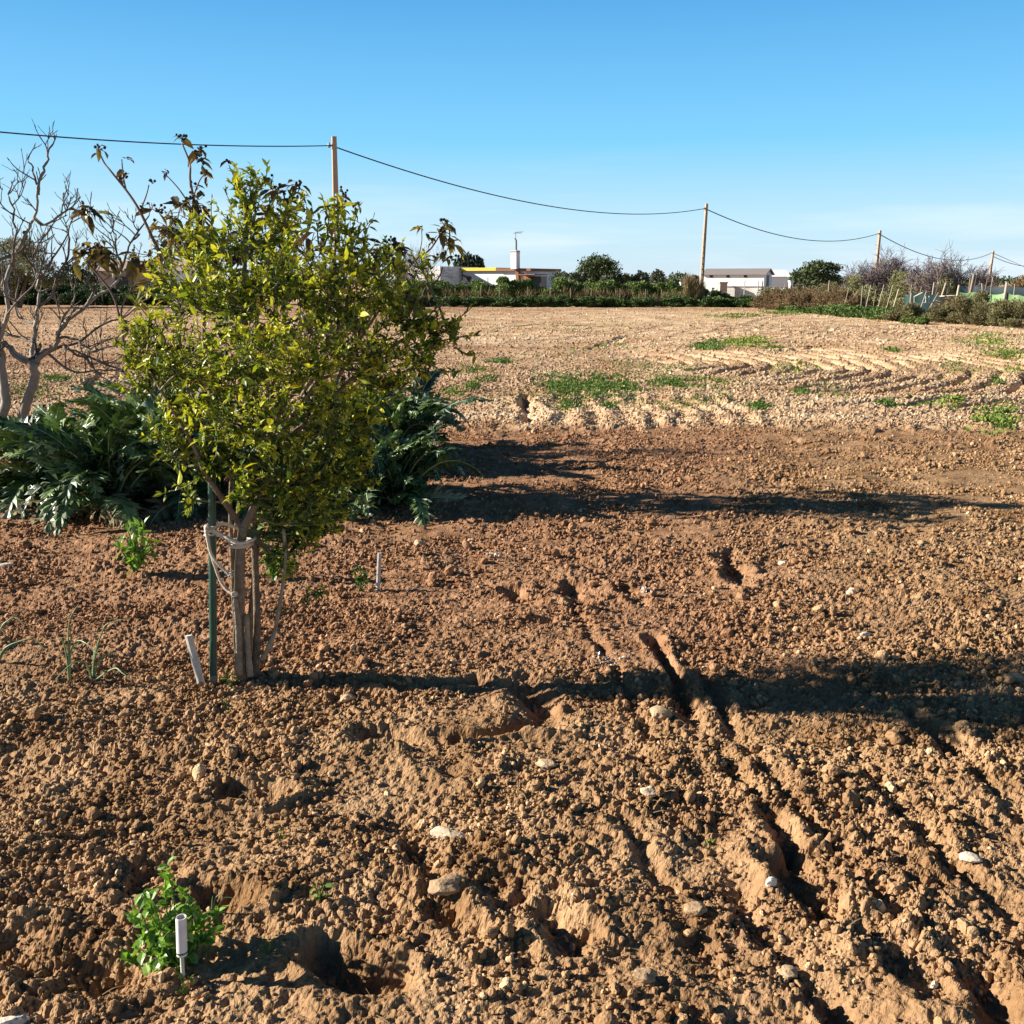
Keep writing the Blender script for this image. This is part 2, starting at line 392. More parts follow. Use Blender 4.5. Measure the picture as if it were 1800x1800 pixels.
def build_clods():
    mb = MB(); xs = []; ysl = []
    tv = {s: ico(s) for s in (1, 2, 3)}
    def scatter(n, y0, y1, rmin, rmax, pw, sub, tlo=.2, thi=.9, clump=True, vs_=6, xl=.60):
        u = rng.random(n); y = np.sqrt(y0*y0+(y1*y1-y0*y0)*u); x = rng.uniform(-xl, xl, n)*(y+.5)
        if clump:
            keep = rng.random(n) < np.clip(.5+2.4*fbm(x/.30, y/.26, 66, 2)+1.0*fbm(x/1.1, y/.9, 67, 2), .05, 1); x = x[keep]; y = y[keep]
        n = len(x); r = rmin*(1-rng.random(n)*(1-(rmin/rmax)**pw))**(-1/pw)
        z = H(x, y)+r*.42; t = rng.uniform(tlo, thi, n); t = np.where(rng.random(n) < .06, 1, t)
        v, f = tv[sub]; var = rng.integers(0, vs_, n); Rm = randrot(n)*r[:, None, None]
        for k in range(vs_):
            q = var == k
            mb.batch(rock(v, 100+k+sub*20), f, Rm[q], np.stack([x, y, z], -1)[q], t[q])
            xs.append(np.repeat(x[q], len(v))); ysl.append(np.repeat(y[q], len(v)))
    scatter(520, 1.4, 4.6, .016, .036, 3.0, 3, .3, .9, True, 8)
    scatter(15000, 1.4, 4.8, .008, .022, 2.6, 2, .15, .9)
    scatter(60000, 1.4, 4.8, .0035, .009, 1.6, 1, .15, .9)
    scatter(700, 4.6, 11, .025, .05, 3.0, 2, .3, .85)
    scatter(70000, 4.8, 11.2, .008, .022, 2.4, 1, .15, .9)
    scatter(36000, 11, 20, .011, .034, 2.4, 1, .15, .7)
    scatter(34000, 20, 60, .02, .055, 2.2, 1, .15, .6)
    o = mb.build('soil_clods', M_CLOD, smooth=False)
    x = np.concatenate(xs); y = np.concatenate(ysl)
    a = o.data.attributes.new('pale', 'FLOAT', 'POINT'); a.data.foreach_set('value', pale_of(x, y).astype(np.float32))
    a = o.data.attributes.new('red', 'FLOAT', 'POINT'); a.data.foreach_set('value', red_mask(x, y).astype(np.float32))
    tag(o, 'loose clods of dug brown soil lying all over the field', 'soil clods', kind='stuff')
build_clods()

# ------------------------------------------------------------------ plant materials
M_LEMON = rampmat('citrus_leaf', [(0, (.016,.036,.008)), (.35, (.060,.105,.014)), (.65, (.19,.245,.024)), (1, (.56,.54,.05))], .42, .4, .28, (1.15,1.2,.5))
M_BARK = rampmat('citrus_bark', [(0, (.07,.05,.033)), (.5, (.215,.16,.11)), (1, (.38,.31,.22))], .85, .2, noise=(28, .5), bump=(120, 1., .010))
M_TWIG = rampmat('green_twig', [(0, (.08,.09,.04)), (1, (.22,.21,.10))], .7, .3)
M_FIG = rampmat('fig_bark', [(0, (.080,.062,.052)), (.5, (.24,.21,.175)), (1, (.46,.425,.36))], .85, .2, noise=(14, .3), bump=(45, .5, .006))
M_REDT = rampmat('brown_stem', [(0, (.085,.05,.045)), (1, (.26,.18,.15))], .75, .3, noise=(20, .2))
M_WILT = rampmat('wilted_leaf', [(0, (.055,.04,.026)), (.4, (.15,.115,.05)), (.75, (.26,.235,.06)), (1, (.48,.38,.08))], .5, .4, .28, (1.2,1,.6))
M_FRUIT = rampmat('dried_fruit', [(0, (.02,.014,.012)), (1, (.07,.05,.04))], .6, .3)
M_ARTI = rampmat('artichoke_leaf', [(0, (.018,.042,.014)), (.5, (.115,.180,.045)), (.75, (.22,.30,.12)), (1, (.50,.56,.34))], .45, .5, .10, (.9,1.15,.5))
M_DEADL = rampmat('withered_leaf', [(0, (.10,.075,.04)), (.5, (.24,.19,.10)), (1, (.45,.39,.22))], .8, .2, .1)
M_GREEN = rampmat('young_leaf', [(0, (.06,.14,.02)), (.5, (.14,.27,.035)), (1, (.26,.40,.07))], .42, .5, .32, (1.1,1.2,.5))
M_ONION = rampmat('onion_leaf', [(0, (.08,.15,.06)), (1, (.22,.32,.14))], .45, .4)
M_WEED = rampmat('weed_leaf', [(0, (.055,.11,.022)), (.6, (.13,.20,.035)), (1, (.30,.33,.06))], .6, .2, .2)
M_DRY = rampmat('dry_grass', [(0, (.10,.075,.035)), (.5, (.24,.18,.09)), (1, (.46,.36,.20))], .8, .15, .15)
M_HEDGE = rampmat('hedge_leaf', [(0, (.02,.038,.014)), (.5, (.055,.10,.024)), (1, (.14,.20,.045))], .6, .3, .12)
M_OLIVE = rampmat('olive_leaf', [(0, (.05,.062,.036)), (.5, (.11,.13,.075)), (1, (.21,.23,.15))], .6, .3, .12)
M_PINE = rampmat('pine_leaf', [(0, (.025,.04,.018)), (.5, (.055,.08,.03)), (1, (.11,.14,.055))], .65, .25, .08)
M_BRUSH = rampmat('brush_leaf', [(0, (.075,.065,.032)), (.5, (.17,.15,.07)), (1, (.25,.26,.11))], .7, .2, .12)
M_BROWN = rampmat('dry_shrub', [(0, (.085,.055,.03)), (.5, (.18,.125,.065)), (1, (.32,.23,.12))], .8, .15, .1)
M_BARE = rampmat('bare_twig', [(0, (.10,.075,.075)), (1, (.30,.24,.23))], .85, .15)
M_POST = rampmat('weathered_wood', [(0, (.12,.09,.065)), (.5, (.30,.24,.18)), (1, (.52,.44,.34))], .85, .15, noise=(12, .25))
M_CONC = rampmat('concrete', [(0, (.22,.155,.11)), (.5, (.36,.27,.20)), (1, (.48,.38,.30))], .9, .2, noise=(4, .2))
M_WHITE = rampmat('white_render', [(0, (.50,.46,.41)), (.35, (.72,.70,.67)), (1, (.84,.83,.80))], .85, .2, noise=(.9, .5))
M_YELL = rampmat('yellow_paint', [(0, (.75,.52,.06)), (1, (.82,.60,.10))], .7, .2, noise=(1.2, .2))
M_BRP = rampmat('brown_paint', [(0, (.20,.09,.055)), (1, (.30,.15,.09))], .75, .2, noise=(1.2, .2))
M_ROOF = rampmat('grey_roof', [(0, (.20,.17,.165)), (1, (.30,.26,.25))], .8, .2, noise=(1.5, .3))
M_TILE = rampmat('clay_roof', [(0, (.30,.21,.16)), (1, (.46,.35,.28))], .85, .2, noise=(2, .4))
M_BRICK = rampmat('brickwork', [(0, (.24,.09,.055)), (1, (.40,.19,.12))], .9, .1, noise=(6, .4))
M_DARK = rampmat('dark_opening', [(0, (.012,.012,.014)), (1, (.05,.05,.06))], .4, .4)
M_STEEL = rampmat('galvanised_steel', [(0, (.25,.26,.27)), (1, (.45,.46,.47))], .45, .5)
M_CABLE = rampmat('black_cable', [(0, (.012,.014,.016)), (1, (.03,.032,.035))], .6, .3)
M_POLE = rampmat('green_plastic', [(0, (.008,.05,.038)), (1, (.018,.085,.065))], .38, .5, noise=(30, .3))
M_STAKE = rampmat('whitewashed_stake', [(0, (.28,.21,.15)), (.5, (.55,.49,.42)), (1, (.74,.70,.64))], .75, .3, noise=(34, .55))
M_PVC = rampmat('white_plastic', [(0, (.36,.29,.22)), (.4, (.64,.61,.57)), (1, (.80,.78,.75))], .5, .4, noise=(40, .55))
M_ROPE = rampmat('rope', [(0, (.42,.34,.25)), (1, (.74,.64,.51))], .9, .1, noise=(180, .35), bump=(260, .8, .003))
M_STONE = rampmat('limestone', [(0, (.32,.205,.115)), (.5, (.50,.36,.225)), (1, (.74,.66,.54))], .9, .15, noise=(30, .25), bump=(90, .7, .004))
M_NETG = rampmat('green_netting', [(0, (.08,.15,.065)), (1, (.19,.29,.13))], .75, .2, noise=(2, .4))
M_NETB = rampmat('blue_grey_netting', [(0, (.07,.095,.10)), (1, (.15,.19,.20))], .75, .2, noise=(2, .4))
M_NETT = rampmat('teal_netting', [(0, (.012,.03,.03)), (1, (.028,.06,.058))], .75, .2, noise=(2, .4))
M_STRAW = rampmat('straw', [(0, (.26,.18,.10)), (1, (.52,.40,.25))], .9, .1)

def ink(pts):  # list of 3D -> smooth polyline
    P = np.array(pts, float); n = len(P)
    if n < 3: return P
    out = []
    for i in range(n-1):
        p0, p1, p2, p3 = P[max(i-1, 0)], P[i], P[i+1], P[min(i+2, n-1)]
        for t in np.linspace(0, 1, 5, endpoint=False):
            out.append(.5*((2*p1)+(-p0+p2)*t+(2*p0-5*p1+4*p2-p3)*t*t+(-p0+3*p1-3*p2+p3)*t**3))
    out.append(P[-1]); return np.array(out)
def jit(P, a):
    P = np.array(P, float); P[1:-1] += rng.normal(size=P[1:-1].shape)*a; return P

# ------------------------------------------------------------------ the young lemon tree
def lemon():
    base = onG(432, 1182, -.02)
    t = thing('lemon_tree', base, 'bushy young lemon tree with yellow-green leaves, roped to a green pole', 'tree')
    Y0 = base[1]
    tk = MB()
    def lim(pp, r, sides=8, tint=.5, dy=(0,)):
        P = [W(x, y, Y0+d) for (x, y, d) in pp]; P = ink(P); tk.tube(P, np.linspace(r[0], r[1], len(P))*(1+.22*fbm(np.arange(len(P))*.9, np.full(len(P), r[0]*900), 5, 3))*np.where(P[:, 2] < base[2]+.05, 1.35, 1), sides+4, tint); return P
    lim([(428,1190,0),(420,1120,0),(421,1050,0),(422,980,.0),(428,925,0)], (.024,.019), 10, .6)
    lim([(420,1185,-.03),(418,1100,-.03),(412,1050,-.03)], (.020,.010), 8, .8)
    lim([(440,1188,-.02),(436,1140,-.02),(434,1080,-.015)], (.016,.009), 8, .9)
    lim([(448,1188,.02),(452,1100,.03),(449,1000,.04),(446,900,.05),(470,800,.1),(480,650,.1)], (.018,.008), 8, .4)
    lim([(440,1185,.05),(441,1080,.06),(452,960,.08),(455,860,.12),(500,700,.2)], (.013,.007), 7, .5)
    lim([(425,1180,.05),(412,1060,.06),(407,960,.06),(405,880,.06),(410,760,.1)], (.013,.006), 7, .45)
    lim([(430,1180,.06),(420,1050,.07),(414,940,.07),(430,820,.1)], (.011,.006), 7, .45)
    lim([(460,1160,.0),(480,1120,.0),(492,1060,.0),(502,985,.0),(498,930,0)], (.010,.006), 7, .9)
    L1 = lim([(428,930,0),(410,905,0),(385,868,-.03),(362,835,-.05),(338,780,-.06),(300,715,-.08),(262,650,-.05)], (.015,.005), 8, .5)
    L2 = lim([(427,930,0),(445,895,.0),(462,860,.02),(478,800,.04),(520,720,.05),(580,640,.03)], (.018,.006), 8, .55)
    L3 = lim([(470,830,.03),(460,740,.0),(440,640,.0),(430,540,-.02),(432,440,-.02)], (.014,.006), 7, .5)
    L4 = lim([(520,720,.05),(560,640,.1),(600,560,.1),(618,480,.08),(616,400,.05)], (.012,.005), 7, .5)
    L5 = lim([(480,800,.04),(560,720,.08),(650,640,.1),(720,590,.1),(790,560,.1)], (.013,.004), 7, .5)
    tk.build('trunk', M_BARK, t, True)
    # crown lobes: px, py, depth offset, radius in px, twig count
    lob = [(430,345,0,40,20),(432,420,0,60,32),(505,400,.02,50,22),(590,405,.05,36,9),(612,455,.0,50,24),(360,450,.0,50,24),
           (310,530,0,62,40),(262,600,-.02,55,34),(400,520,-.15,75,50),(400,530,.2,75,44),(490,500,-.15,80,52),(500,500,.2,80,44),
           (580,530,-.1,75,48),(590,540,.25,75,40),(660,520,.05,65,36),(720,560,.0,62,34),(775,590,0,42,18),(745,640,.05,45,20),
           (330,640,-.15,70,48),(350,650,.25,70,36),(430,640,-.3,85,60),(440,640,.35,85,40),(540,640,-.3,85,60),(550,640,.35,85,40),
           (640,620,-.2,75,50),(660,640,.25,75,36),(690,680,.0,50,26),(400,740,-.25,75,52),(420,750,.3,75,34),(500,750,-.3,82,58),(520,760,.3,80,36),
           (590,740,-.15,72,46),(620,750,.2,62,32),(330,740,-.05,50,26),(480,830,-.12,62,34),(550,840,.0,66,40),(600,820,.1,48,26),
           (390,810,-.05,50,22),(350,830,-.03,30,7),(320,880,-.03,28,5),(275,660,0,40,18),(555,900,.05,55,24),(500,930,.08,42,12),
           (540,960,.1,32,10),(505,1000,.05,30,6),(235,640,-.02,26,10),(800,600,0,24,6),(690,460,.1,26,7),(515,880,.1,45,16),(430,850,-.08,42,18),(415,800,.1,50,22),(460,880,.05,36,12),(375,790,.0,45,18),(300,700,.0,48,20),(740,470,.12,22,5),(335,420,.0,34,10),(640,730,.15,50,30),(620,800,.18,52,30),(600,880,.15,48,28),(560,930,.12,42,20),(300,780,-.02,45,22),(325,800,.05,40,16),(430,875,-.12,38,18),(480,900,.12,44,18),(380,700,-.1,60,20),(250,680,.0,34,12),(640,840,.12,40,16),(530,950,.1,45,20),(500,995,.08,36,10),(590,930,.15,42,18),(475,935,.12,34,10)]
    tw = MB(); nodes = np.concatenate([L1, L2, L3, L4, L5])
    bases = []; dirs = []; sizes = []; tints = []
    def add_twig(a, b, n, lw=1., bright=0.):
        m = (a+b)/2 + rng.normal(size=3)*.02*np.linalg.norm(b-a)/.1*.5 + np.array([0, 0, .0])
        P = ink([a, m, b]); tw.tube(P, np.linspace(.0026, .0011, len(P)), 3, U(.1, 1), 0, False)
        for q in range(n):
            f = rng.uniform(.15, 1)**.8; p = P[min(int(f*(len(P)-1)), len(P)-1)]
            d = (b-a)/(np.linalg.norm(b-a)+1e-9)*.55 + rng.normal(size=3)*.62 + np.array([0, 0, .12])
            bases.append(p); dirs.append(d); sizes.append(rng.uniform(.012, .031)*lw if rng.random() > .04 else rng.uniform(.045, .065))
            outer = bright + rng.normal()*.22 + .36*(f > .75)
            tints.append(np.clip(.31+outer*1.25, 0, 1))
    ctr = W(520, 620, Y0+.02)
    for (x, y, d, r, n) in lob:
        c = W(x, y, Y0+d); rw = r/FPX*4.1
        k = np.argmin(np.linalg.norm(nodes-c, axis=1) + .5*np.maximum(0, nodes[:, 2]-c[2]+.02))
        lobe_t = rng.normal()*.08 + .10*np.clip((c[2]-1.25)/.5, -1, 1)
        P = ink(jit([nodes[k], (nodes[k]*.5+c*.5)+np.array([0, 0, -.02]), c], .015)); tw.tube(P, np.linspace(.0065, .003, len(P)), 5, U(.1, .7), 0, False)
        for q in range(n):
            o = rng.normal(size=3); o /= np.linalg.norm(o); o *= rw*rng.uniform(.25, 1.08)**.6; o[2] += .02
            e = c+o; a = P[rng.integers(len(P)//3, len(P))] + o*.12
            dirn = e-a; L = np.linalg.norm(dirn)
            if L > .16: a = e-dirn/L*rng.uniform(.08, .16)
            e = e+np.array([0, 0, .02])
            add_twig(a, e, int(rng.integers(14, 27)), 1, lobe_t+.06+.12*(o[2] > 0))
    # long upright water shoots above the crown
    for (x, y, x2, y2, d) in [(430,420,441,290,0),(400,400,395,335,0),(440,360,470,318,0),(500,400,512,345,.02),(590,430,592,345,.05),(616,420,632,362,.04),
                              (612,440,648,392,.04),(560,430,562,385,.02),(380,430,372,350,0),(690,520,700,452,.1),(345,470,318,400,0),(790,590,830,540,0),
                              (770,600,835,590,0),(760,640,815,650,.02),(720,680,780,700,.05),(250,620,212,600,0),(262,560,232,520,0),(700,660,800,560,0),
                              (350,840,285,868,-.03),(345,860,325,905,-.03),(660,540,668,470,.05),(500,1000,560,1040,.05),(490,1080,570,1040,.05),(500,980,545,930,.02),(455,330,470,290,0),(420,350,415,300,0),(470,380,492,330,.0),(540,410,548,360,.02),(575,410,568,352,.03),(655,470,680,425,.05),(300,500,282,440,0),(330,450,300,405,0),(640,430,655,385,.02),(720,520,742,470,.08),(230,640,205,625,0),(750,560,800,520,.05),(800,610,835,625,.0),(640,700,690,740,.05),(660,760,700,790,.05),(600,860,650,890,.05),(290,740,262,770,0),(310,780,285,800,0)]:
        a = W(x, y, Y0+d); b = W(x2, y2, Y0+d)
        P = ink(jit([a, (a+b)/2, b], .012)); tw.tube(P, np.linspace(.0035, .0013, len(P)), 4, U(.2, 1), 0, False)
        n = int(6+np.linalg.norm(b-a)/.012)
        for q in range(n):
            p = P[rng.integers(0, len(P))]
            bases.append(p); dirs.append((b-a)/np.linalg.norm(b-a)*.5+rng.normal(size=3)*.6); sizes.append(rng.uniform(.020, .042)); tints.append(np.clip(.6+rng.normal()*.2, 0, 1))
    tw.build('twigs', M_TWIG, t)
    lv = MB(); Bs = np.array(bases); D = np.array(dirs); S = np.array(sizes)
    Mx = frames(D, rng.uniform(-1.2, 1.2, len(S)), S*rng.uniform(.34, .46, len(S)), S)
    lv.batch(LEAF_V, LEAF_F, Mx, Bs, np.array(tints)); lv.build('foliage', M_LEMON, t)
    return t, Y0
lem, YL = lemon()

# green pole, rope, stakes
def pole():
    b = onG(373, 1186, -.04); top = W(371, 715, b[1]+.015)
    m = MB(); P = np.array([b+(top-b)*f for f in np.linspace(0, 1, 12)])
    rad = .0155+.0006*np.sin(np.arange(12)*2.3); m.tube(P, rad, 14, .5)
    t = thing('garden_pole', b, 'dark green plastic-coated garden pole left of the lemon trunk', 'pole')
    m.build('tube', M_POLE, t, True)
    m = MB(); m.tube([top, top+(top-b)/np.linalg.norm(top-b)*.012], [.0165, .013], 14, .2); m.build('end_cap', M_POLE, t, True)
    m = MB(); m.tube([b, b+(top-b)*.075], [.0163, .0163], 14, .2); m.build('soil_stained_foot', M_CONC, t, True)
    return b
PB = pole()
def rope():
    Yp = PB[1]; 
    def Q(x, y, d=0): return W(x, y, Yp-.02+d)
    t = thing('rope', Q(365, 930), 'pale rope knotted round the green pole and the lemon trunk', 'rope')
    m = MB(); r = .0062
    def rp(pts, rr=r): P = ink(pts); m.tube(P, rr*(1+.10*np.sin(np.arange(len(P))*2.1)), 8, U(.3, .9))
    rp([Q(366,928,0), Q(390,940,-.0), Q(412,951,-.02), Q(424,955,-.03), Q(438,951,-.01), Q(448,945,.05), Q(430,935,.12), Q(400,922,.07), Q(378,920,.04)], .0068)
    rp([Q(368,932,0), Q(395,946,0), Q(418,957,-.02), Q(430,958,-.03)], .005)
    for k in range(3):
        a0 = np.linspace(0, 2*math.pi, 14); c = W(370, 925+k*7, Yp)
        P = np.stack([c[0]+.021*np.cos(a0), c[1]+.021*np.sin(a0), c[2]+.003*np.sin(a0+k)], -1); m.tube(P, .0058, 7, .7)
    rp([Q(362,932,-.02), Q(366,955,-.02), Q(372,975,-.02), Q(385,993,-.02), Q(398,1005,-.02), Q(404,1012,-.02)])
    rp([Q(363,934,-.02), Q(368,962,-.01), Q(376,990,-.01), Q(388,1022,-.01), Q(400,1038,-.02), Q(410,1044,-.03)])
    m.build('cord', M_ROPE, t, True)
    for nm, (x, y, rr) in (('knot', (365, 929, .016)), ('knot', (412, 1044, .014)), ('frayed_end', (403, 1008, .014))):
        k = MB()
        for q in range(5 if nm == 'knot' else 22):
            c = Q(x, y, -.02)
            if nm == 'knot':
                a0 = np.linspace(0, 2*math.pi, 12); u = rdirs(1)[0]; v = np.cross(u, rdirs(1)[0]); v /= np.linalg.norm(v)
                k.tube(c+rr*.62*(np.cos(a0)[:, None]*u+np.sin(a0)[:, None]*v), .0052, 7, U(.4, 1))
            else:
                e = c+rdirs(1)[0]*.022+np.array([0, 0, -.004]); k.tube(ink([c, (c+e)/2+rdirs(1)[0]*.004, e]), .0012, 4, U(.6, 1))
        k.build(nm, M_ROPE, t, True)
    m2 = MB(); a0 = np.linspace(0, 2*math.pi, 14); c = W(424, 953, YL)
    for k in range(2): m2.tube(np.stack([c[0]+.046*np.cos(a0), c[1]+.048*np.sin(a0), c[2]-.006*k+.004*np.sin(a0)], -1), .0055, 7, .6)
    m2.build('trunk_loop', M_ROPE, t, True)
rope()
def stake(bx, by, tx, ty, w, label, dy=0, mat=M_STAKE, name='plant_stake'):
    b = onG(bx, by, -.03); top = W(tx, ty, b[1]+dy); ax = top-b; L = np.linalg.norm(ax); z = ax/L
    x = np.cross(z, [0, 1, 0]); x /= np.linalg.norm(x); y = np.cross(z, x)
    prof = [(-w/2, -w*.22), (w/2, -w*.22), (w/2, w*.1), (w*.12, w*.26), (-w/2, w*.22)]
    V = []; n = 9
    for k in range(n):
        f = k/(n-1); s_ = 1+.03*math.sin(k*2.1)
        V += [b+ax*f+x*px*s_+y*py*s_ for px, py in prof]
    F = [np.array([(k*5+i, k*5+(i+1) % 5, k*5+5+(i+1) % 5, k*5+5+i) for k in range(n-1) for i in range(5)]), np.array([[4,3,2,1,0],[(n-1)*5+i for i in range(5)]])]
    m = MB(); m.add(V, F, .6); o = m.build(name, mat, None, False, b); tag(o, label, 'stake'); return b
stake(355, 1188, 331, 1117, .030, 'short whitewashed stake leaning beside the foot of the green pole')
stake(663, 1028, 667, 972, .022, 'upright white stake beside the tiny parsley clump')
stake(765, 768, 766, 750, .05, 'distant small white stake past the right-hand artichoke leaves')
def tube_marker():
    b = onG(320, 1705, -.02); t = thing('pipe_marker', b, 'white plastic pipe cap standing on a cane in front of the pea plant', 'plant marker')
    Y = b[1]; lo = W(320, 1678, Y); hi = W(318, 1612, Y+.005); m = MB()
    m.tube([lo, hi], [.0125, .0125], 18, .7, cap=False); m.tube([lo, hi], [.0105, .0105], 18, .3, cap=False)
    for zc, z2 in ((hi, .0125),):
        a = np.linspace(0, 2*math.pi, 18, endpoint=False)
        V = [zc+np.array([r*math.cos(q), r*math.sin(q), 0]) for r in (.0105, .0125) for q in a]
        m.add(V, [(i, (i+1) % 18, 18+(i+1) % 18, 18+i) for i in range(18)], .9)
    m.build('pipe', M_PVC, t, True)
    m = MB(); m.tube(ink([b, W(319, 1660, Y), hi-np.array([0, 0, .02])]), .005, 8, .8); m.build('cane', M_STAKE, t, True)
    m = MB(); m.tube([lo+(hi-lo)*.06, lo+(hi-lo)*.10], .0131, 18, .5); m.build('dark_band', M_DARK, t, True)
tube_marker()

# ------------------------------------------------------------------ artichokes
def artichoke(bx, by, nl, L0, hgt, label, seed, dark=0., lean=(0, 0)):
    r = np.random.default_rng(seed); b = onG(bx, by, -.02)
    t = thing('artichoke_plant', b, label, 'artichoke plant', 'artichoke plants behind the lemon tree')
    m = MB(); st = MB(); dd = MB(); live = m; nd = 4
    for k in range(nl+nd):
        m = live if k < nl else dd
        az = 2*math.pi*k*.382+r.uniform(-.3, .3); age = min(1.15, (k+.5)/nl)
        phi = math.radians(r.uniform(74, 88) - 30*age**1.3 - (32 if k >= nl else 26 if k % 4 == 3 else 0)); L = L0*r.uniform(.78, 1.1)*(.8+.35*age)
        bend = math.radians(r.uniform(55, 135)); n = 15; p = np.array(b)+np.array([r.normal()*.04, r.normal()*.04, 0]); P = [p.copy()]; A = []
        for i in range(n):
            f = i/n; a = phi-bend*f**1.5; A.append(a)
            step = L/n*np.array([math.cos(a)*math.cos(az)+lean[0], math.cos(a)*math.sin(az)+lean[1], math.sin(a)*hgt]); p = p+step; P.append(p.copy())
        P = np.array(P); st.tube(P, np.linspace(.010, .0025, len(P)), 4, .9)
        T = np.gradient(P, axis=0); T /= np.linalg.norm(T, axis=1)[:, None]
        side = np.array([-math.sin(az), math.cos(az), 0]); roll = r.uniform(-.7, .7)
        tint0 = np.clip(.50+r.normal()*.2-dark-.15*age, .05, .95)  # dark: shade on the plant put into its leaf tint
        for i in range(2, n+1):
            f = i/n; wl_ = .155*L0/.7*math.sin(math.pi*min(1, .16+.84*f*.93))**.8 if f < .97 else .04
            nrm = np.cross(side, T[i]); nrm /= np.linalg.norm(nrm)
            if nrm[2] < 0: nrm = -nrm
            s1 = side*math.cos(roll)+nrm*math.sin(roll); n1 = nrm*math.cos(roll)-side*math.sin(roll)
            for sg in (-1, 1):
                d = s1*sg*.80+T[i]*.62+n1*r.uniform(-.15, .30); d /= np.linalg.norm(d)
                w = wl_*r.uniform(.6, 1.2); e = T[i]*L/n*.8; q0 = P[i]; cu = -n1*w*r.uniform(-.1, .6)
                a0 = q0-e*.75; a1 = q0+e*.75; m1 = q0+d*w*.45-e*.55; m2 = q0+d*w*.42+e*.75; c = q0+d*w*.5+n1*w*.08
                tip = q0+d*w+cu; t1 = q0+d*w*.62-T[i]*w*.16+s1*sg*w*.22+cu*.4; t2 = q0+d*w*.75+T[i]*w*.30+cu*.4; m3 = q0+d*w*.72-e*.3+cu*.3; m4 = q0+d*w*.6+e*.25+cu*.3
                V = [a0, a1, m1, c, m2, t1, m3, tip, m4, t2]
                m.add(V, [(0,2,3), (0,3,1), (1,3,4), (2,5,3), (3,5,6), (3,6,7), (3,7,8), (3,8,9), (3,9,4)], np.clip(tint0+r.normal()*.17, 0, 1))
    live.build('foliage', M_ARTI, t); dd.build('withered_leaves', M_DEADL, t); st.build('stalks', M_ARTI, t, True)
artichoke(112, 875, 34, .80, 1.4, 'silvery artichoke plant at the left end of the clump, leaves arching left', 1, 0, (-.05, 0))
artichoke(185, 895, 38, .78, 1.4, 'silvery artichoke plant in front, just left of the lemon crown', 2)
artichoke(255, 855, 36, .88, 1.55, 'tall artichoke plant whose leaves meet the lemon crown', 3, -.05)
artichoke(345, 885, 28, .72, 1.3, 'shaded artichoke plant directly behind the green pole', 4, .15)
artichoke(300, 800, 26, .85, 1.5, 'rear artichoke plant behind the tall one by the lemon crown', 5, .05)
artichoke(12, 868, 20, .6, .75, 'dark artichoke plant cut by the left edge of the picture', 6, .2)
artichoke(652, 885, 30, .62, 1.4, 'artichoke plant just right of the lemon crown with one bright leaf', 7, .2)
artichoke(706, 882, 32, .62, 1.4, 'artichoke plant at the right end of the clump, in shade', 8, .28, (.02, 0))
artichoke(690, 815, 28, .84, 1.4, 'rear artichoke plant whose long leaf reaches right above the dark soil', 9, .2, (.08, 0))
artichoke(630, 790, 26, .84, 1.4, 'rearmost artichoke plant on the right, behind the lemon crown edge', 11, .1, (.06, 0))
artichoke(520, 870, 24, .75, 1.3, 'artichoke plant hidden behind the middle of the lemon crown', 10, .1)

# ------------------------------------------------------------------ fig trees (bare)
def fig(base, mains, label, seed, Y, ntw=1.):
    r = random.Random(seed); m = MB(); tm = MB()
    t = thing('fig_tree', base, label, 'tree', 'bare fig trees')
    def twig(p, d, L, rad, lev):
        n = 5; P = [p]; d = d/np.linalg.norm(d)
        for i in range(n):
            d = d+np.array([r.gauss(0, .13), r.gauss(0, .16), .10+r.gauss(0, .12)]); d /= np.linalg.norm(d); P.append(P[-1]+d*L/n)
        P = np.array(P); tm.tube(P, np.linspace(rad, rad*.62, len(P)), 5, r.uniform(0, .35))  # backlit darkness of the twigs put into their tint
        tm.tube([P[-1], P[-1]+d*.03], [rad*.95, rad*.3], 5, .1)
        if lev > 0:
            for q in range(r.choice((2, 3, 3))):
                i = r.randint(2, n); a = np.array([r.gauss(0, 1), r.gauss(0, 1), r.gauss(.2, .5)]); a -= a@d*d; a /= np.linalg.norm(a)
                twig(P[i], d*.75+a*.75, L*r.uniform(.5, .8), rad*.68, lev-1)
    for pts, r0, r1, k in mains:
        P = ink([W(x, y, Y+d) if not isinstance(x, str) else base for (x, y, d) in pts])
        P += np.stack([.012*fbm(np.arange(len(P))*.5, np.full(len(P), seed+r0*99), 3, 2)*3]*3, -1)
        rad = np.linspace(r0, r1, len(P))*(.46 if r0 > .03 else .72); (m if r0 > .035 else tm).tube(P, rad, 9 if r0 > .035 else 6, r.uniform(.45, .7) if r0 > .03 else r.uniform(.15, .45))
        for q in range(int(k*ntw*(1.05 if k > 1 else 1))):
            i = r.randint(len(P)//4, len(P)-1); T = P[min(i+1, len(P)-1)]-P[max(i-1, 0)]; T /= np.linalg.norm(T)
            a = np.array([r.gauss(0, 1), r.gauss(0, 1), r.gauss(.4, .5)]); a /= np.linalg.norm(a)
            twig(P[i], T*.4+a, r.uniform(.13, .30), max(.007, rad[i]*.4) if rad[i] < .04 else .010, r.choice((0, 1, 1, 2)))
        twig(P[-1], P[-1]-P[-2], r.uniform(.06, .14), max(rad[-1]*.9, .006), 1)
    m.build('trunk', M_FIG, t, True); tm.build('branches', M_FIG, t, True)
YF = 9.6
b1 = onG(4, 800, -.05); b1[1] = YF; b1 = W(4, 800, YF)
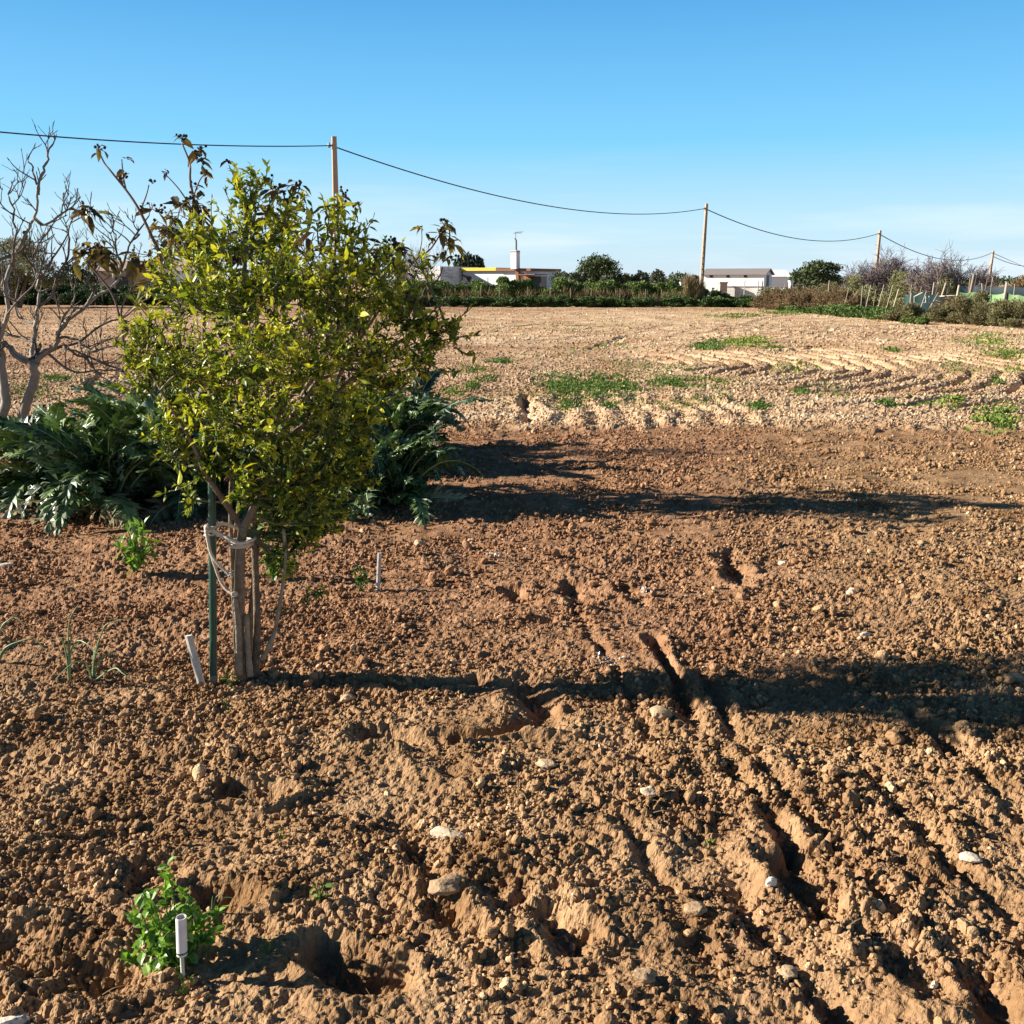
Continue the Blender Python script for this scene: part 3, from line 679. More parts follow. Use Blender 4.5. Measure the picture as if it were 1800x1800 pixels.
fig(b1, [([(2,800,0),(4,740,0),(8,690,0),(3,640,0),(-4,600,0)], .12, .075, 1),
         ([(-4,605,0),(8,575,0),(16,545,-.1),(12,500,-.1),(18,468,0),(32,435,0),(48,405,.1),(60,375,.1),(66,330,.1)], .052, .022, 7),
         ([(64,345,.1),(72,310,.1),(82,282,.1),(90,256,.1)], .019, .012, 1),
         ([(65,325,.1),(58,300,.1),(48,276,.1)], .016, .010, 1),
         ([(56,385,.1),(80,395,.1),(105,378,.1),(125,365,.1)], .018, .010, 5),
         ([(48,405,.1),(30,440,.2),(0,455,.2),(-25,440,.2)], .03, .015, 4),
         ([(10,500,0),(-6,470,0),(-20,420,0)], .03, .015, 4),
         ([(20,470,0),(26,420,-.1),(22,370,-.1),(16,335,-.1)], .018, .010, 4),
         ([(8,560,0),(30,530,-.3),(55,505,-.4),(75,470,-.4)], .014, .008, 3),
         ([(-20,640,0),(0,605,0),(28,622,0),(50,634,.0)], .03, .035, 0)],
    'leafless grey fig tree at the very left edge, its shoot touching the cable', 5, YF)
b2 = W(24, 792, YF)
fig(b2, [([(24,792,0),(34,750,0),(48,710,0),(60,665,0),(63,638,0)], .12, .082, 0),
         ([(62,640,0),(58,610,.1),(62,575,.1),(66,540,.1),(67,505,.1),(66,480,.1)], .055, .022, 5),
         ([(63,636,0),(78,622,0),(98,606,-.1),(104,580,-.1),(122,560,-.1),(145,544,-.1),(160,525,-.1)], .058, .034, 4),
         ([(150,540,-.1),(170,520,0),(192,508,0),(207,492,0),(216,476,0)], .034, .022, 3),
         ([(216,476,0),(245,470,0),(275,462,0),(290,455,.1)], .018, .010, 4),
         ([(214,478,0),(212,455,-.1),(205,425,-.1),(200,400,-.1)], .015, .009, 4),
         ([(210,490,0),(225,440,.1),(245,405,.1),(262,380,.2)], .015, .009, 4),
         ([(66,540,.1),(90,520,.1),(105,480,.1),(118,450,.2),(122,415,.2)], .024, .012, 6),
         ([(67,500,.1),(60,460,.2),(72,425,.2),(92,395,.2)], .018, .010, 5),
         ([(80,622,0),(110,610,.1),(140,622,.2),(180,640,.2),(215,650,.2)], .025, .012, 4),
         ([(105,595,-.1),(140,596,-.2),(165,615,-.3),(195,610,-.3),(245,600,-.3)], .02, .010, 5),
         ([(62,568,.1),(40,560,.2),(28,535,.2),(18,515,.2)], .016, .009, 3),
         ([(62,600,0),(30,590,.2),(5,575,.2)], .014, .008, 3),
         ([(110,610,0),(150,625,0),(180,660,0),(210,690,0)], .016, .007, 3),
         ([(60,640,0),(40,625,0),(5,606,0)], .04, .03, 2),([(98,612,0),(140,600,.1),(180,570,.1),(215,560,.2),(250,530,.2)], .02, .009, 5),([(78,622,0),(130,650,0),(190,648,.1),(240,660,.1)], .02, .008, 5),([(66,500,0),(90,460,0),(110,430,0),(128,385,0)], .016, .008, 4),
         ([(100,600,-.1),(110,560,-.2),(128,535,-.3),(134,500,-.3)], .014, .008, 4)],
    'leafless fig tree with a forked grey trunk above the artichokes', 9, YF, 1.)

# ------------------------------------------------------------------ loquat-like tree with wilted leaves
def loquat():
    Y = 7.3; b = W(420, 885, Y)
    t = thing('wilted_fruit_tree', b, 'tall fruit tree with drooping brown wilted leaves behind the lemon tree', 'tree')
    m = MB(); lv = MB(); fr = MB(); b2 = W(450, 905, Y+.1)
    stems = [([(400,905,0),(300,730,0),(228,635,0),(210,560,0),(200,520,0),(172,480,0),(148,455,0)], .018, .008),
             ([(217,600,0),(212,545,0),(232,500,0),(240,470,0),(236,430,0)], .011, .006),
             ([(410,905,.1),(325,640,.1),(305,500,0),(285,455,0),(262,400,0),(240,360,0),(222,335,0),(200,305,0),(186,285,0),(174,266,0)], .022, .007),
             ([(247,370,0),(252,345,0),(262,325,0)], .008, .005), ([(222,335,0),(215,310,0),(214,280,0)], .009, .005),
             ([(420,905,.1),(365,640,.1),(360,500,0),(356,430,0),(342,370,0),(338,320,0),(330,280,0),(320,252,0)], .024, .008),
             ([(345,380,0),(318,340,0),(300,318,0),(284,300,0)], .009, .004), ([(340,345,0),(355,318,0),(362,306,0)], .008, .005),
             ([(360,470,0),(330,450,0),(300,430,0),(270,395,0)], .010, .006),
             ([(430,905,.1),(480,640,.15),(478,470,.1),(490,410,.1),(502,370,.1),(522,330,.1)], .024, .008),
             ([(480,400,.1),(478,360,.1),(474,322,.1)], .010, .006), ([(440,420,.1),(420,330,.1),(402,290,.1)], .011, .006),
             ([(460,905,.15),(560,640,.2),(585,470,.1),(600,400,.1),(604,345,.1)], .020, .007), ([(540,460,.1),(535,420,.1),(544,378,.1)], .009, .005),
             ([(470,905,.1),(600,640,.2),(690,520,.1),(725,462,.1),(760,430,.1),(782,396,.1)], .020, .007),
             ([(735,452,.1),(738,430,.1),(741,405,.1)], .006, .004), ([(700,505,.1),(680,470,.1),(690,435,.1)], .009, .005),
             ([(700,560,.1),(760,500,.1),(778,470,.1)], .010, .006), ([(640,560,.1),(655,500,.1),(660,460,.1)], .010, .006),
             ([(760,560,.1),(800,505,.1),(826,492,.1)], .006, .003), ([(232,520,0),(262,545,0),(270,590,0)], .006, .003)]
    for p, r0, r1 in stems:
        P = ink(jit([W(x, y, Y+d) for x, y, d in p], .012)); m.tube(P, np.linspace(r0, r1, len(P))*.72, 7, U(.3, .8))
    # clusters: px, py, leaves, fruit, spread(px), tint
    cl = [(172,264,4,4,10,.3),(214,276,2,0,8,.3),(218,306,3,3,10,.3),(268,322,1,3,5,.2),(284,300,2,0,8,.2),(320,244,3,8,8,.3),(348,272,5,14,12,.25),(356,292,2,2,6,.5),
          (362,308,2,3,6,.2),(345,325,3,2,8,.55),(342,355,9,10,16,.35),(318,365,6,4,16,.3),(352,372,8,4,16,.3),(276,372,5,9,14,.35),(298,402,14,8,22,.5),(318,425,14,4,24,.55),(345,410,12,2,22,.3),
          (250,362,2,1,8,.3),(153,372,10,8,12,.35),(142,445,12,6,16,.5),(170,440,12,8,16,.4),(186,455,10,2,16,.45),(238,460,10,4,18,.6),(262,450,8,2,18,.5),(285,455,8,1,20,.6),
          (402,288,2,3,6,.3),(430,330,4,0,14,.85),(475,318,4,5,8,.3),(490,330,6,5,12,.3),(522,328,6,9,8,.3),(508,352,7,5,14,.35),(470,380,10,3,22,.3),(500,400,10,2,24,.3),(440,440,12,0,24,.25),(380,450,14,2,26,.25),
          (545,378,3,4,8,.3),(605,342,3,7,8,.25),(602,365,7,3,12,.35),(622,385,4,0,12,.6),(578,375,4,1,10,.3),(640,440,8,2,20,.3),(690,432,10,12,12,.3),(672,455,16,4,24,.35),(700,462,12,6,16,.35),(650,475,14,0,24,.4),(660,505,12,0,26,.3),
          (741,404,4,0,8,.95),(752,415,3,0,8,.4),(782,394,5,6,8,.4),(775,410,7,3,12,.45),(790,425,7,0,10,.8),(778,448,4,4,10,.6),(795,455,4,3,10,.4),(760,458,3,0,10,.35),(825,495,1,5,6,.2),(740,520,10,0,24,.2),(700,540,12,0,28,.2),
          (270,500,6,0,22,.8),(255,515,5,0,20,.75),(300,520,8,0,24,.5),(240,535,3,0,16,.7),(240,560,5,0,20,.3),(500,600,16,0,40,.3),(560,650,16,0,40,.3),(450,560,16,0,40,.3),(620,560,16,0,40,.3),(580,720,16,0,40,.3),(420,650,16,0,40,.3),(640,650,14,0,40,.3),(520,520,16,0,40,.3),(350,600,14,0,36,.3),(400,520,16,0,40,.3),(460,640,16,0,40,.3),(540,580,16,0,40,.3),(600,650,16,0,40,.3),(500,700,16,0,40,.3),(380,680,14,0,40,.3),(560,460,14,0,40,.3),(440,740,16,0,40,.3),(540,760,16,0,40,.3),(430,420,20,0,50,.3),(480,440,20,0,50,.3),(540,450,20,0,50,.3),(590,470,18,0,50,.3),(450,500,20,0,50,.3),(560,540,20,0,50,.3),(500,480,20,0,50,.3),(420,590,20,0,50,.3),(520,620,20,0,50,.3),(600,580,20,0,50,.3),(470,700,20,0,50,.3),(560,700,20,0,50,.3),(310,395,12,2,26,.35),(335,440,12,0,28,.3),(290,430,10,2,24,.4),(350,500,12,0,26,.3),(470,470,14,0,36,.2),(580,500,12,0,36,.2)]  # includes unseen clusters behind the lemon crown, added to thicken the cast shadow
    for (x, y, nl, nf, sp_, ti) in cl:
        nl = int(nl*1.5) if nl > 4 else nl
        c = W(x, y, Y+.02+(U(-.6, .6) if sp_ >= 50 else U(-.3, .3) if sp_ >= 20 else 0))
        s3 = sp_/FPX*6.6
        B = c+rng.normal(size=(nl, 3))*s3*.55; d = rdirs(nl, .0); d[:, 2] = d[:, 2]*.5-.35
        Ls = rng.uniform(.08, .165, nl)*(1.0 if nl > 4 else .75)
        Mx = frames(d, rng.uniform(-.7, .7, nl), Ls*rng.uniform(.28, .42, nl), Ls)
        tv = DROOP_V if R.random() < .6 else LEAF_V
        lv.batch(tv, LEAF_F, Mx, B, np.clip(ti+rng.normal(size=nl)*.2, 0, 1))
        for i in range(max(1, nl//2)): m.tube(ink([c+rng.normal(size=3)*.01, (c+B[i])/2, B[i]]), .003, 4, .3)
        v, f = ico(1)
        if nf:
            pf = c+rng.normal(size=(nf, 3))*np.array([1, 1, .7])*s3*.55+[0, 0, .02]
            fr.batch(v, f, randrot(nf)*rng.uniform(.009, .0145, nf)[:, None, None], pf, rng.uniform(0, 1, nf))
            for q in pf: fr.tube([c, (c+q)/2+rng.normal(size=3)*.008, q], .002, 3, .3, cap=False)
            fr.build('fruit_cluster', M_FRUIT, t, True); fr = MB()
    m.build('trunk', M_REDT, t, True); lv.build('foliage', M_WILT, t)
loquat()

# ------------------------------------------------------------------ small garden plants
def leafy(name, cat, label, bx, by, stems, lsize, mat, tint=.6, lw=.5, npl=7, droop=False, group=None):
    b = onG(bx, by, -.01); t = thing(name, b, label, cat, group); st = MB(); lv = MB()
    for (tx, ty, d) in stems:
        e = W(tx, ty, b[1]+d+(.05 if name == 'pea_plant' else 0)); P = ink(jit([b, b*.45+e*.55+np.array([0, 0, .01]), e], .006)); st.tube(P, np.linspace(.004, .002, len(P))*lsize/.05, 5, .5)
        n = npl; i = rng.integers(len(P)//4, len(P), n); B = P[i]; d3 = rdirs(n, .35)
        S = rng.uniform(.6, 1.15, n)*lsize
        lv.batch(LEAF_V, LEAF_F, frames(d3, rng.uniform(-.8, .8, n), S*lw, S), B, np.clip(tint+rng.normal(size=n)*.2, 0, 1))
    st.build('stem', mat, t, True); lv.build('foliage', mat, t)
leafy('pea_plant', 'pea plant', 'bright green pea plant bushing out behind the white pipe marker', 312, 1690,
      [(293,1520,.03),(290,1545,.02),(330,1575,.03),(345,1585,.05),(300,1590,.0),(262,1595,.0),(235,1610,.0),(245,1650,-.02),(280,1640,.05),(310,1640,.04),(350,1620,.05),(360,1650,.02),
       (340,1600,.0),(300,1625,-.02),(270,1670,-.03),(290,1690,-.04),(375,1640,.05),(265,1630,.06),(320,1600,.06),(232,1665,-.01),(355,1680,.04),(225,1690,.0),(380,1610,.05),(250,1570,.04),(320,1560,.06)], .036, M_GREEN, .66, .62, 18)
leafy('bean_plant', 'bean plant', 'young broad bean plant standing alone in front of the artichokes', 238, 1000,
      [(252,922,.0),(245,935,.02),(205,950,.0),(212,965,-.02),(228,945,.0),(262,950,.03),(268,965,0),(240,960,-.02),(238,985,-.01),(225,935,.01),(245,925,.03)], .078, M_GREEN, .8, .40, 8)
leafy('parsley_clump', 'herb', 'tiny dark green parsley clump left of the upright white stake', 632, 1030,
      [(622,1000,0),(632,995,0),(645,1002,0),(625,1015,-.01),(640,1018,-.01),(650,1020,0)], .034, M_WEED, .35, .6, 10)
leafy('potato_plant', 'plant', 'leafy bright plant growing just right of the lemon trunk', 480, 1010,
      [(478,940,.05),(495,935,.05),(470,955,.03),(505,955,.05),(490,975,.03),(515,985,.05),(465,985,.04)], .075, M_GREEN, .45, .5, 7)
for k, (x, y, n, s_, lb) in enumerate([(560, 1572, 5, .035, 'single grey-green seedling leaf on the soil right of the pea plant'),
                                  (322, 1730, 6, .022, 'small weed sprouting in front of the white pipe marker'),
                                  (405, 1195, 5, .03, 'tiny seedling at the foot of the lemon trunk'),
                                  (470, 1668, 4, .02, 'tiny seedling in the shadow right of the pea plant'),
                                  (490, 1468, 4, .018, 'minute green seedling above and right of the pea plant'),
                                  (400, 1240, 4, .016, 'minute seedling in front of the leaning stake'),
                                  (1248, 1487, 3, .016, 'minute green shoot on the soil near the long furrow')]):
    leafy('seedling', 'seedling', lb, x, y, [(x-8, y-12, 0), (x+9, y-14, 0), (x, y-16, 0)], s_, M_WEED, .5, .45, max(2, n//2))
def onion(bx, by, blades, label, cat='onion plant', name='onion_plant', w=.009):
    b = onG(bx, by, -.01); m = MB()
    for pts in blades:
        P = ink([b]+[W(x, y, b[1]+d) for x, y, d in pts]); n = len(P)
        m.tube(P, w*.5*np.linspace(1, .12, n)**.7, 6, U(.3, 1))
    st = m.build(name, M_ONION, None, True, b); tag(st, label, cat, 'onion plants by the left edge')
onion(121, 1190, [[(121,1150,0),(120,1110,0),(124,1085,0),(138,1062,0)], [(118,1160,0),(112,1130,0),(108,1122,0)], [(124,1150,0),(134,1128,0),(150,1130,-.05),(178,1155,-.1)], [(120,1160,0),(124,1130,0),(125,1115,0)]],
      'onion plant with one tall thin blade, left of the leaning stake')
onion(162, 1185, [[(168,1150,0),(180,1110,0),(192,1095,0),(232,1086,0)], [(150,1165,-.03),(125,1168,-.06),(97,1195,-.1)], [(172,1165,0),(190,1150,0),(215,1147,0)], [(200,1175,-.06),(215,1183,-.1),(228,1192,-.12)], [(165,1160,0),(168,1142,.02),(180,1143,.05)]],
      'sprawling onion plant with blades lying to both sides')
onion(-6, 1165, [[(8,1140,0),(40,1126,0),(62,1125,0),(82,1145,-.03)], [(0,1110,.02),(15,1090,.03),(30,1086,.03),(44,1105,.0)], [(5,1150,0),(20,1135,0),(28,1150,0)]], 'onion plant cut by the left edge of the picture')
onion(372, 1595, [[(378,1580,0),(395,1566,0)], [(385,1590,0),(395,1578,0),(412,1579,0)], [(373,1585,0),(374,1575,0)]], 'small grass tuft in the soil right of the pea plant', 'grass tuft', 'grass_tuft', .005)

# ------------------------------------------------------------------ stones
def stone(px, py, wpx, label, tint, asp=(1, .8, .6), seed=0, name='stone'):
    p = G(px, py); r = wpx/2/FPX*np.linalg.norm(p-np.array([0, 0, CH])); p = np.array([p[0], p[1], Hs(p[0], p[1])+r*asp[2]*.45])
    v, f = ico(3); v = rock(v, 500+seed, 11, .14)*np.array(asp)*r*1.1
    a = U(-.5, .5); Rz = np.array([[math.cos(a), -math.sin(a), 0], [math.sin(a), math.cos(a), 0], [0, 0, 1]])
    m = MB(); m.add(v@Rz.T+p, [np.array(f)], tint); tag(m.build(name, M_STONE, None, False, p), label, 'stone')
for i, s_ in enumerate([(787,1458,52,'long pale stone lying below the middle of the picture',.62,(1.2,.7,.5)),
    (1163,1243,46,'biggest tan lump of earth beside the long dark furrow',.25,(1,.9,.8)),
    (1355,1560,24,'bright white stone chip near the lower end of the long furrow',1.,(.8,.6,.9)),
    (1646,1702,17,'small bright white chip by the lower right trench',1.,(.8,.6,.9)),
    (1788,1188,36,'grey stone in the shadow at the right edge',.2,(1.1,.9,.6)),
    (15,1788,44,'whitish crumbly stone in the bottom left corner',.85,(1.1,.8,.6)),
    (960,1342,30,'tan stone pointing left, casting a long shadow, mid picture',.4,(1.1,.8,.7)),
    (1142,1392,34,'pale squarish stone right of the middle',.6,(.9,.8,.8)),
    (8,985,22,'white flat stone at the left edge below the artichokes',.85,(1.3,.8,.4)),
    (738,953,20,'round tan stone at the right foot of the artichokes',.4,(1,.9,.8)),
    (1705,1500,30,'cream stone on the bright soil at lower right',.72,(1.1,.8,.6)),
    (610,1215,28,'pale clod just right of the lemon trunk foot',.45,(1,.7,.7)),
    (1385,1690,34,'squared tan stone in the lower right quarter',.35,(1,.9,.9)),
    (1222,1595,34,'round brown clod left of the white chip',.12,(1,1,.8)),
    (785,1560,52,'rounded brown clod near the bottom middle',.12,(1.1,1,.7)),
    (1131,1718,38,'round brown clod near the bottom edge right of middle',.14,(1,1,.8)),
    (830,938,9,'small pale pebble between artichokes and furrows',.8,(1,.8,.6)),
    (1378,980,17,'pale pebble on the sunlit soil at mid right',.72,(1,.8,.8)),
    (1497,1035,20,'pale upright pebble above the right-hand shadow',.72,(.8,.7,1)),
    (1520,1112,20,'pale stone on top of the mound at the right shadow edge',.78,(1.1,.8,.6))]): stone(*s_, seed=i)
def ash(px, py, w, label):
    p = onG(px, py, .012); m = MB(); n = 46
    B = p+rng.normal(size=(n, 3))*np.array([w, w*.8, .004]); B[:, 2] = [Hs(a, b_)+.008 for a, b_ in B[:, :2]]
    S = rng.uniform(.008, .022, n); m.batch(CARD_V*np.array([.5, 1, 1]), CARD_F, frames(rdirs(n, .2), None, S, S), B, rng.uniform(.2, 1, n))
    tag(m.build('white_scraps', M_PVC, None, False, p), label, 'scraps', None, 'stuff')
ash(1072, 1150, .045, 'scatter of small white scraps on the soil in the centre'); ash(1128, 1032, .04, 'white scraps beside a dark dip right of centre')
ash(868, 972, .03, 'few pale scraps below the artichoke shadow')

# ------------------------------------------------------------------ weeds on the pale field
def weeds():
    m = MB()
    def patch(px, py, wpx, hpx, n, S, tint, up=.6):
        n = int(n*2.2)
        X = px+rng.normal(size=n)*wpx*.42; Yp = py+rng.normal(size=n)*hpx*.42
        P = np.array([G(a, b) for a, b in zip(X, Yp)]); keep = fbm(P[:, 0]/.35, P[:, 1]/.35, 71, 2) > -.2
        P = P[keep]; n2 = len(P); k = 7
        Pz = H(P[:, 0], P[:, 1]); P[:, 2] = Pz
        B = np.repeat(P, k, 0)+rng.normal(size=(n2*k, 3))*np.array([S*.6, S*.6, S*.12]); B[:, 2] = np.maximum(B[:, 2], np.repeat(Pz, k)-.01)
        s_ = rng.uniform(.4, 1.1, n2*k)*S
        m.batch(CARD_V*np.array([.6, 1, 1]), CARD_F, frames(rdirs(n2*k, up), rng.uniform(-1, 1, n2*k), s_, s_), B, np.clip(tint+rng.normal(size=n2*k)*.2, 0, 1))
    for a in [(985,675,50,22,230,.05,.35),(1060,678,90,26,380,.055,.35),(1000,712,28,8,50,.05,.3),(1070,714,20,7,40,.05,.3),(1185,673,65,9,170,.05,.25),(1240,672,80,16,70,.05,.5),
              (880,636,22,5,90,.06,.2),(835,652,40,10,60,.05,.4),(855,668,20,6,30,.05,.3),(830,680,14,8,36,.05,.3),(800,690,30,12,34,.05,.6),(1245,608,34,9,140,.08,.3),(1310,602,50,10,190,.08,.75),(1365,612,24,8,60,.08,.5),
              (1180,655,70,16,50,.05,.6),(1335,716,22,9,70,.05,.3),(1408,690,18,6,44,.05,.3),(1395,645,60,14,50,.06,.6),(1560,712,18,6,40,.05,.2),(1612,710,30,6,66,.05,.4),(1672,708,30,12,60,.05,.75),
              (1752,735,42,24,200,.06,.6),(1748,675,16,9,46,.06,.3),(1570,618,14,6,34,.07,.4),(1775,625,50,12,120,.07,.65),(1740,600,70,16,110,.08,.7),(1790,652,30,8,40,.06,.7),(1180,712,90,12,40,.04,.5),(1240,700,60,20,50,.04,.5),
              (1690,640,60,26,60,.05,.6),(1450,690,90,22,50,.04,.5),(60,690,60,20,60,.05,.5),(100,668,40,8,40,.06,.4),(960,628,90,16,40,.05,.5),(1100,640,120,16,44,.05,.5),(1060,610,90,8,30,.07,.6),(930,700,120,20,40,.04,.6),
              (1290,556,70,5,60,.12,.6),(1380,550,50,4,70,.14,.5),(980,575,200,10,40,.08,.6)]: patch(*a)
    tag(m.build('weeds', M_WEED), 'low green weeds sprouting in patches on the pale ploughed field', 'weeds', kind='stuff')
weeds()
def straws():
    m = MB(); n = 260; u = rng.random(n); y = 1.6+u**1.3*6; x = rng.uniform(-.58, .58, n)*(y+.5); z = H(x, y)+.012
    for a, b, c in zip(x, y, z):
        an = U(0, 6.28); L = U(.02, .07); d = np.array([math.cos(an), math.sin(an), U(-.1, .25)])*L
        m.tube(ink([np.array([a, b, c]), np.array([a, b, c])+d*.5+[0, 0, .006], np.array([a, b, c])+d]), U(.0006, .0013), 3, U(.2, 1), cap=False)
    tag(m.build('straw_litter', M_DRY), 'thin dry straws and root bits scattered on the soil', 'straw litter', kind='stuff')
straws()

# ------------------------------------------------------------------ power line
def wpole(px, ytop, Ytop_h, lean, label, w=.21, ladder=True):
    """concrete pole with recessed rungs; height chosen, distance from the top pixel"""
    d = ray(px, ytop); Y = (Ytop_h-CH)/d[2]*d[1]; top = W(px, ytop, Y); b = np.array([top[0]+lean, Y, -.3])
    t = thing('utility_pole', b, label, 'utility pole', 'concrete poles carrying the black cable')
    ax = (top-b); Hh = np.linalg.norm(ax); z = ax/Hh; x = np.array([1, 0, 0])-z[0]*z; x /= np.linalg.norm(x); y = np.cross(z, x)
    a = math.radians(22); x, y = x*math.cos(a)+y*math.sin(a), y*math.cos(a)-x*math.sin(a)
    m = MB()
    def bar(c0, c1, s0, s1, dy0):
        V = []
        for c, s_ in ((c0, s0), (c1, s1)):
            for p, q in ((-1,-1),(1,-1),(1,1),(-1,1)): V.append(c+x*p*s_/2+y*q*dy0/2)
        m.add(V, [(3,2,1,0),(4,5,6,7),(0,1,5,4),(1,2,6,5),(2,3,7,6),(3,0,4,7)], .5)
    def at(f): return b+ax*f
    wd = lambda f: w*(1.3-.55*f)
    for sg in (-1, 1): 
        bar(at(0)+x*sg*wd(0)*.36, at(.72)+x*sg*wd(.72)*.36, wd(0)*.28, wd(.72)*.28, w*.8)
    bar(at(.72), at(1), wd(.72), wd(1), w*.8)
    for k in range(14):
        f = .02+k*.052; bar(at(f), at(f+.012), wd(f)*.46, wd(f)*.46, w*.72)
    m.build('shaft', M_CONC, t)
    k = MB(); c = at(.955); k.tube([c-x*w*.9, c+x*w*.2], .035, 8, .5); k.tube([c-x*w*.9+np.array([0, 0, -.08]), c-x*w*.9+np.array([0, 0, .10])], [.05, .035], 8, .4)
    k.build('insulator', M_STEEL, t, True)
    return at(.955)-x*w*.5
A1 = wpole(587, 240, 6.7, -.10, 'nearest concrete pole, rising out of the lemon crown')
A2 = wpole(1242, 358, 6.7, -.15, 'ladder-like concrete pole at the far end of the field')
A3 = wpole(1547, 405, 6.7, -.12, 'third pole in the line, rising behind the bare purple shrub', .28)
A4 = wpole(1746, 441, 6.7, -.25, 'fourth pole in the line, near the right end of the cable', .36)
A5 = wpole(1803, 468, 6.7, -.2, 'farthest pole, at the right edge of the picture', .5)
def cable(a, b, sag, label, r=.022, n=60):
    f = np.linspace(0, 1, n)[:, None]; P = a+(b-a)*f; P[:, 2] -= 4*sag*(f*(1-f))[:, 0]
    m = MB(); m.tube(P, r, 6, .5); ang = np.arange(n*4)
    o = m.build('power_cable', M_CABLE, None, True, a); tag(o, label, 'cable')
q0 = W(0, 232, A1[1]-10.5); dirn = q0-A1; A0 = A1+dirn*2.85; A0[2] = A1[2]
def sagfor(a, b, px, py):  # sag so that the cable passes the pixel
    best = (1e9, 0)
    for sg in np.linspace(0, 4, 161):
        f = np.linspace(0, 1, 200)[:, None]; P = a+(b-a)*f; P[:, 2] -= 4*sg*(f*(1-f))[:, 0]
        d = P-np.array([0, 0, CH]); dep = d[:, 1]*cp-d[:, 2]*sp; u = 900+FPX*d[:, 0]/dep; v = 900-FPX*(d[:, 1]*sp+d[:, 2]*cp)/dep
        k = np.argmin(np.abs(u-px)+(dep < .1)*1e6); e = abs(v[k]-py)
        if e < best[0]: best = (e, sg)
    return best[1]
cable(A0, A1, sagfor(A0, A1, 0, 232), 'black cable running left from the nearest pole out of the picture', .02)
cable(A1, A2, sagfor(A1, A2, 950, 360), 'long sagging black cable between the nearest pole and the ladder-like pole', .024)
cable(A2, A3, sagfor(A2, A3, 1410, 421), 'black cable sagging from the ladder-like pole to the pole behind the bare shrub', .032)
cable(A3, A4, sagfor(A3, A4, 1660, 456), 'black cable dipping behind the bare tree between the third and fourth poles', .042)
cable(A4, A5, sagfor(A4, A5, 1780, 452), 'upper cable right of the fourth pole', .05)
A6 = A4+np.array([14, 3, -1.6]); cable(A4-np.array([0, 0, .5]), A6, 1.2, 'lower cable drooping right of the fourth pole', .05)

# ------------------------------------------------------------------ far vegetation
def cloud(m, c, rad, n, S, tint, card=CARD_V, up=.2, lobes=9, shell=.55, tv=.16, asp=.6):
    c = np.array(c, float); rad = np.array(rad, float)
    lc = rdirs(lobes)*rng.uniform(.35, .72, (lobes, 1)); lr = rng.uniform(.28, .52, lobes); lt = rng.normal(size=lobes)*tv*.6
    k = rng.integers(0, lobes, n); o = rdirs(n)*(rng.random((n, 1))**shell)
    p = lc[k]+o*lr[k][:, None]; p[:, 2] = np.maximum(p[:, 2], -.98)
    B = c+p*rad; s_ = rng.uniform(.5, 1.2, n)*S
    d = o*.8+rdirs(n, up)
    m.batch(card*np.array([asp/.5*.6, 1, 1]), CARD_F if card is CARD_V else BLADE_F, frames(d, rng.uniform(-1.5, 1.5, n), s_, s_), B, np.clip(tint+lt[k]+rng.normal(size=n)*tv, 0, 1))
def px2(px, py, Y): return W(px, py, Y)
def crown_tree(name, cat, label, x0, x1, ytop, ybot, Y, mat, n, S, tint=.5, group=None, lobes=12, trunk=True, shape=None, up=.2, asp=.6):
    L = px2(x0, ybot, Y); Rr = px2(x1, ybot, Y); T = px2((x0+x1)/2, ytop, Y); cx = (L[0]+Rr[0])/2; rx = (Rr[0]-L[0])/2
    zb = max(L[2], .15); zt = T[2]; b = np.array([cx, Y, 0.])
    t = thing(name, b, label, cat, group); m = MB()
    if shape is None: cloud(m, (cx, Y, (zb+zt)/2), (rx*1.02, rx*.8, (zt-zb)/2*1.04), n, S, tint, lobes=lobes, up=up, asp=asp)
    else:
        for (fx, fz, r1, r2) in shape: cloud(m, (cx+fx*rx, Y+U(-.3, .3)*rx, zb+fz*(zt-zb)), (r1*rx, r1*rx*.9, r2*(zt-zb)), int(n*r1*r2*1.2)+20, S, tint+U(-.08, .08), lobes=7, up=up, asp=asp)
    m.build('foliage', mat, t)
    k = MB(); zt2 = zb+(zt-zb)*.6; k.tube([b-[0, 0, .15], b+[0, 0, .12]], .05*max(rx, .8)+.02, 6, .3)
    for q in range(4 if rx > .8 else 2):
        e = np.array([cx+U(-.5, .5)*rx, Y+U(-.3, .3)*rx, zt2]); k.tube(ink([b+[0, 0, -.1], (b+e)/2+[U(-.1, .1), 0, 0], e]), np.linspace(.05*max(rx, .8)+.01, .015, 11), 5, .3)
    k.build('trunk', M_BARK, t, True); return t
dome = [(0,.58,.95,.46),(-.5,.5,.6,.42),(.5,.5,.6,.42),(-.2,.75,.65,.30),(.3,.73,.6,.30),(-.75,.3,.3,.25),(.75,.3,.3,.25),(0,.25,.7,.25)]
oval = [(0,.5,.75,.45),(-.45,.4,.5,.35),(.45,.42,.5,.35),(0,.25,.9,.25),(-.2,.78,.35,.2),(.25,.75,.35,.2)]
low = [(-.7,.35,.32,.35),(-.3,.45,.4,.45),(.1,.5,.42,.48),(.5,.42,.4,.42),(.8,.3,.25,.3),(0,.2,.9,.22)]
crown_tree('pine_tree', 'tree', 'large round dark tree right of the house with the chimney', 1010, 1096, 446, 512, 84, M_PINE, 5200, .20, .6, shape=dome)
crown_tree('pine_tree', 'tree', 'dark spreading tree between the white shed and the bare shrub', 1386, 1482, 458, 514, 72, M_PINE, 3400, .2, .75, shape=[(.0,.62,.85,.45),(.35,.55,.65,.42),(-.35,.48,.65,.40),(-.75,.35,.45,.32),(.75,.35,.45,.35),(.15,.82,.55,.24),(0,.25,1.0,.3)])
ob = 'grey-green olive trees beyond the hedge'
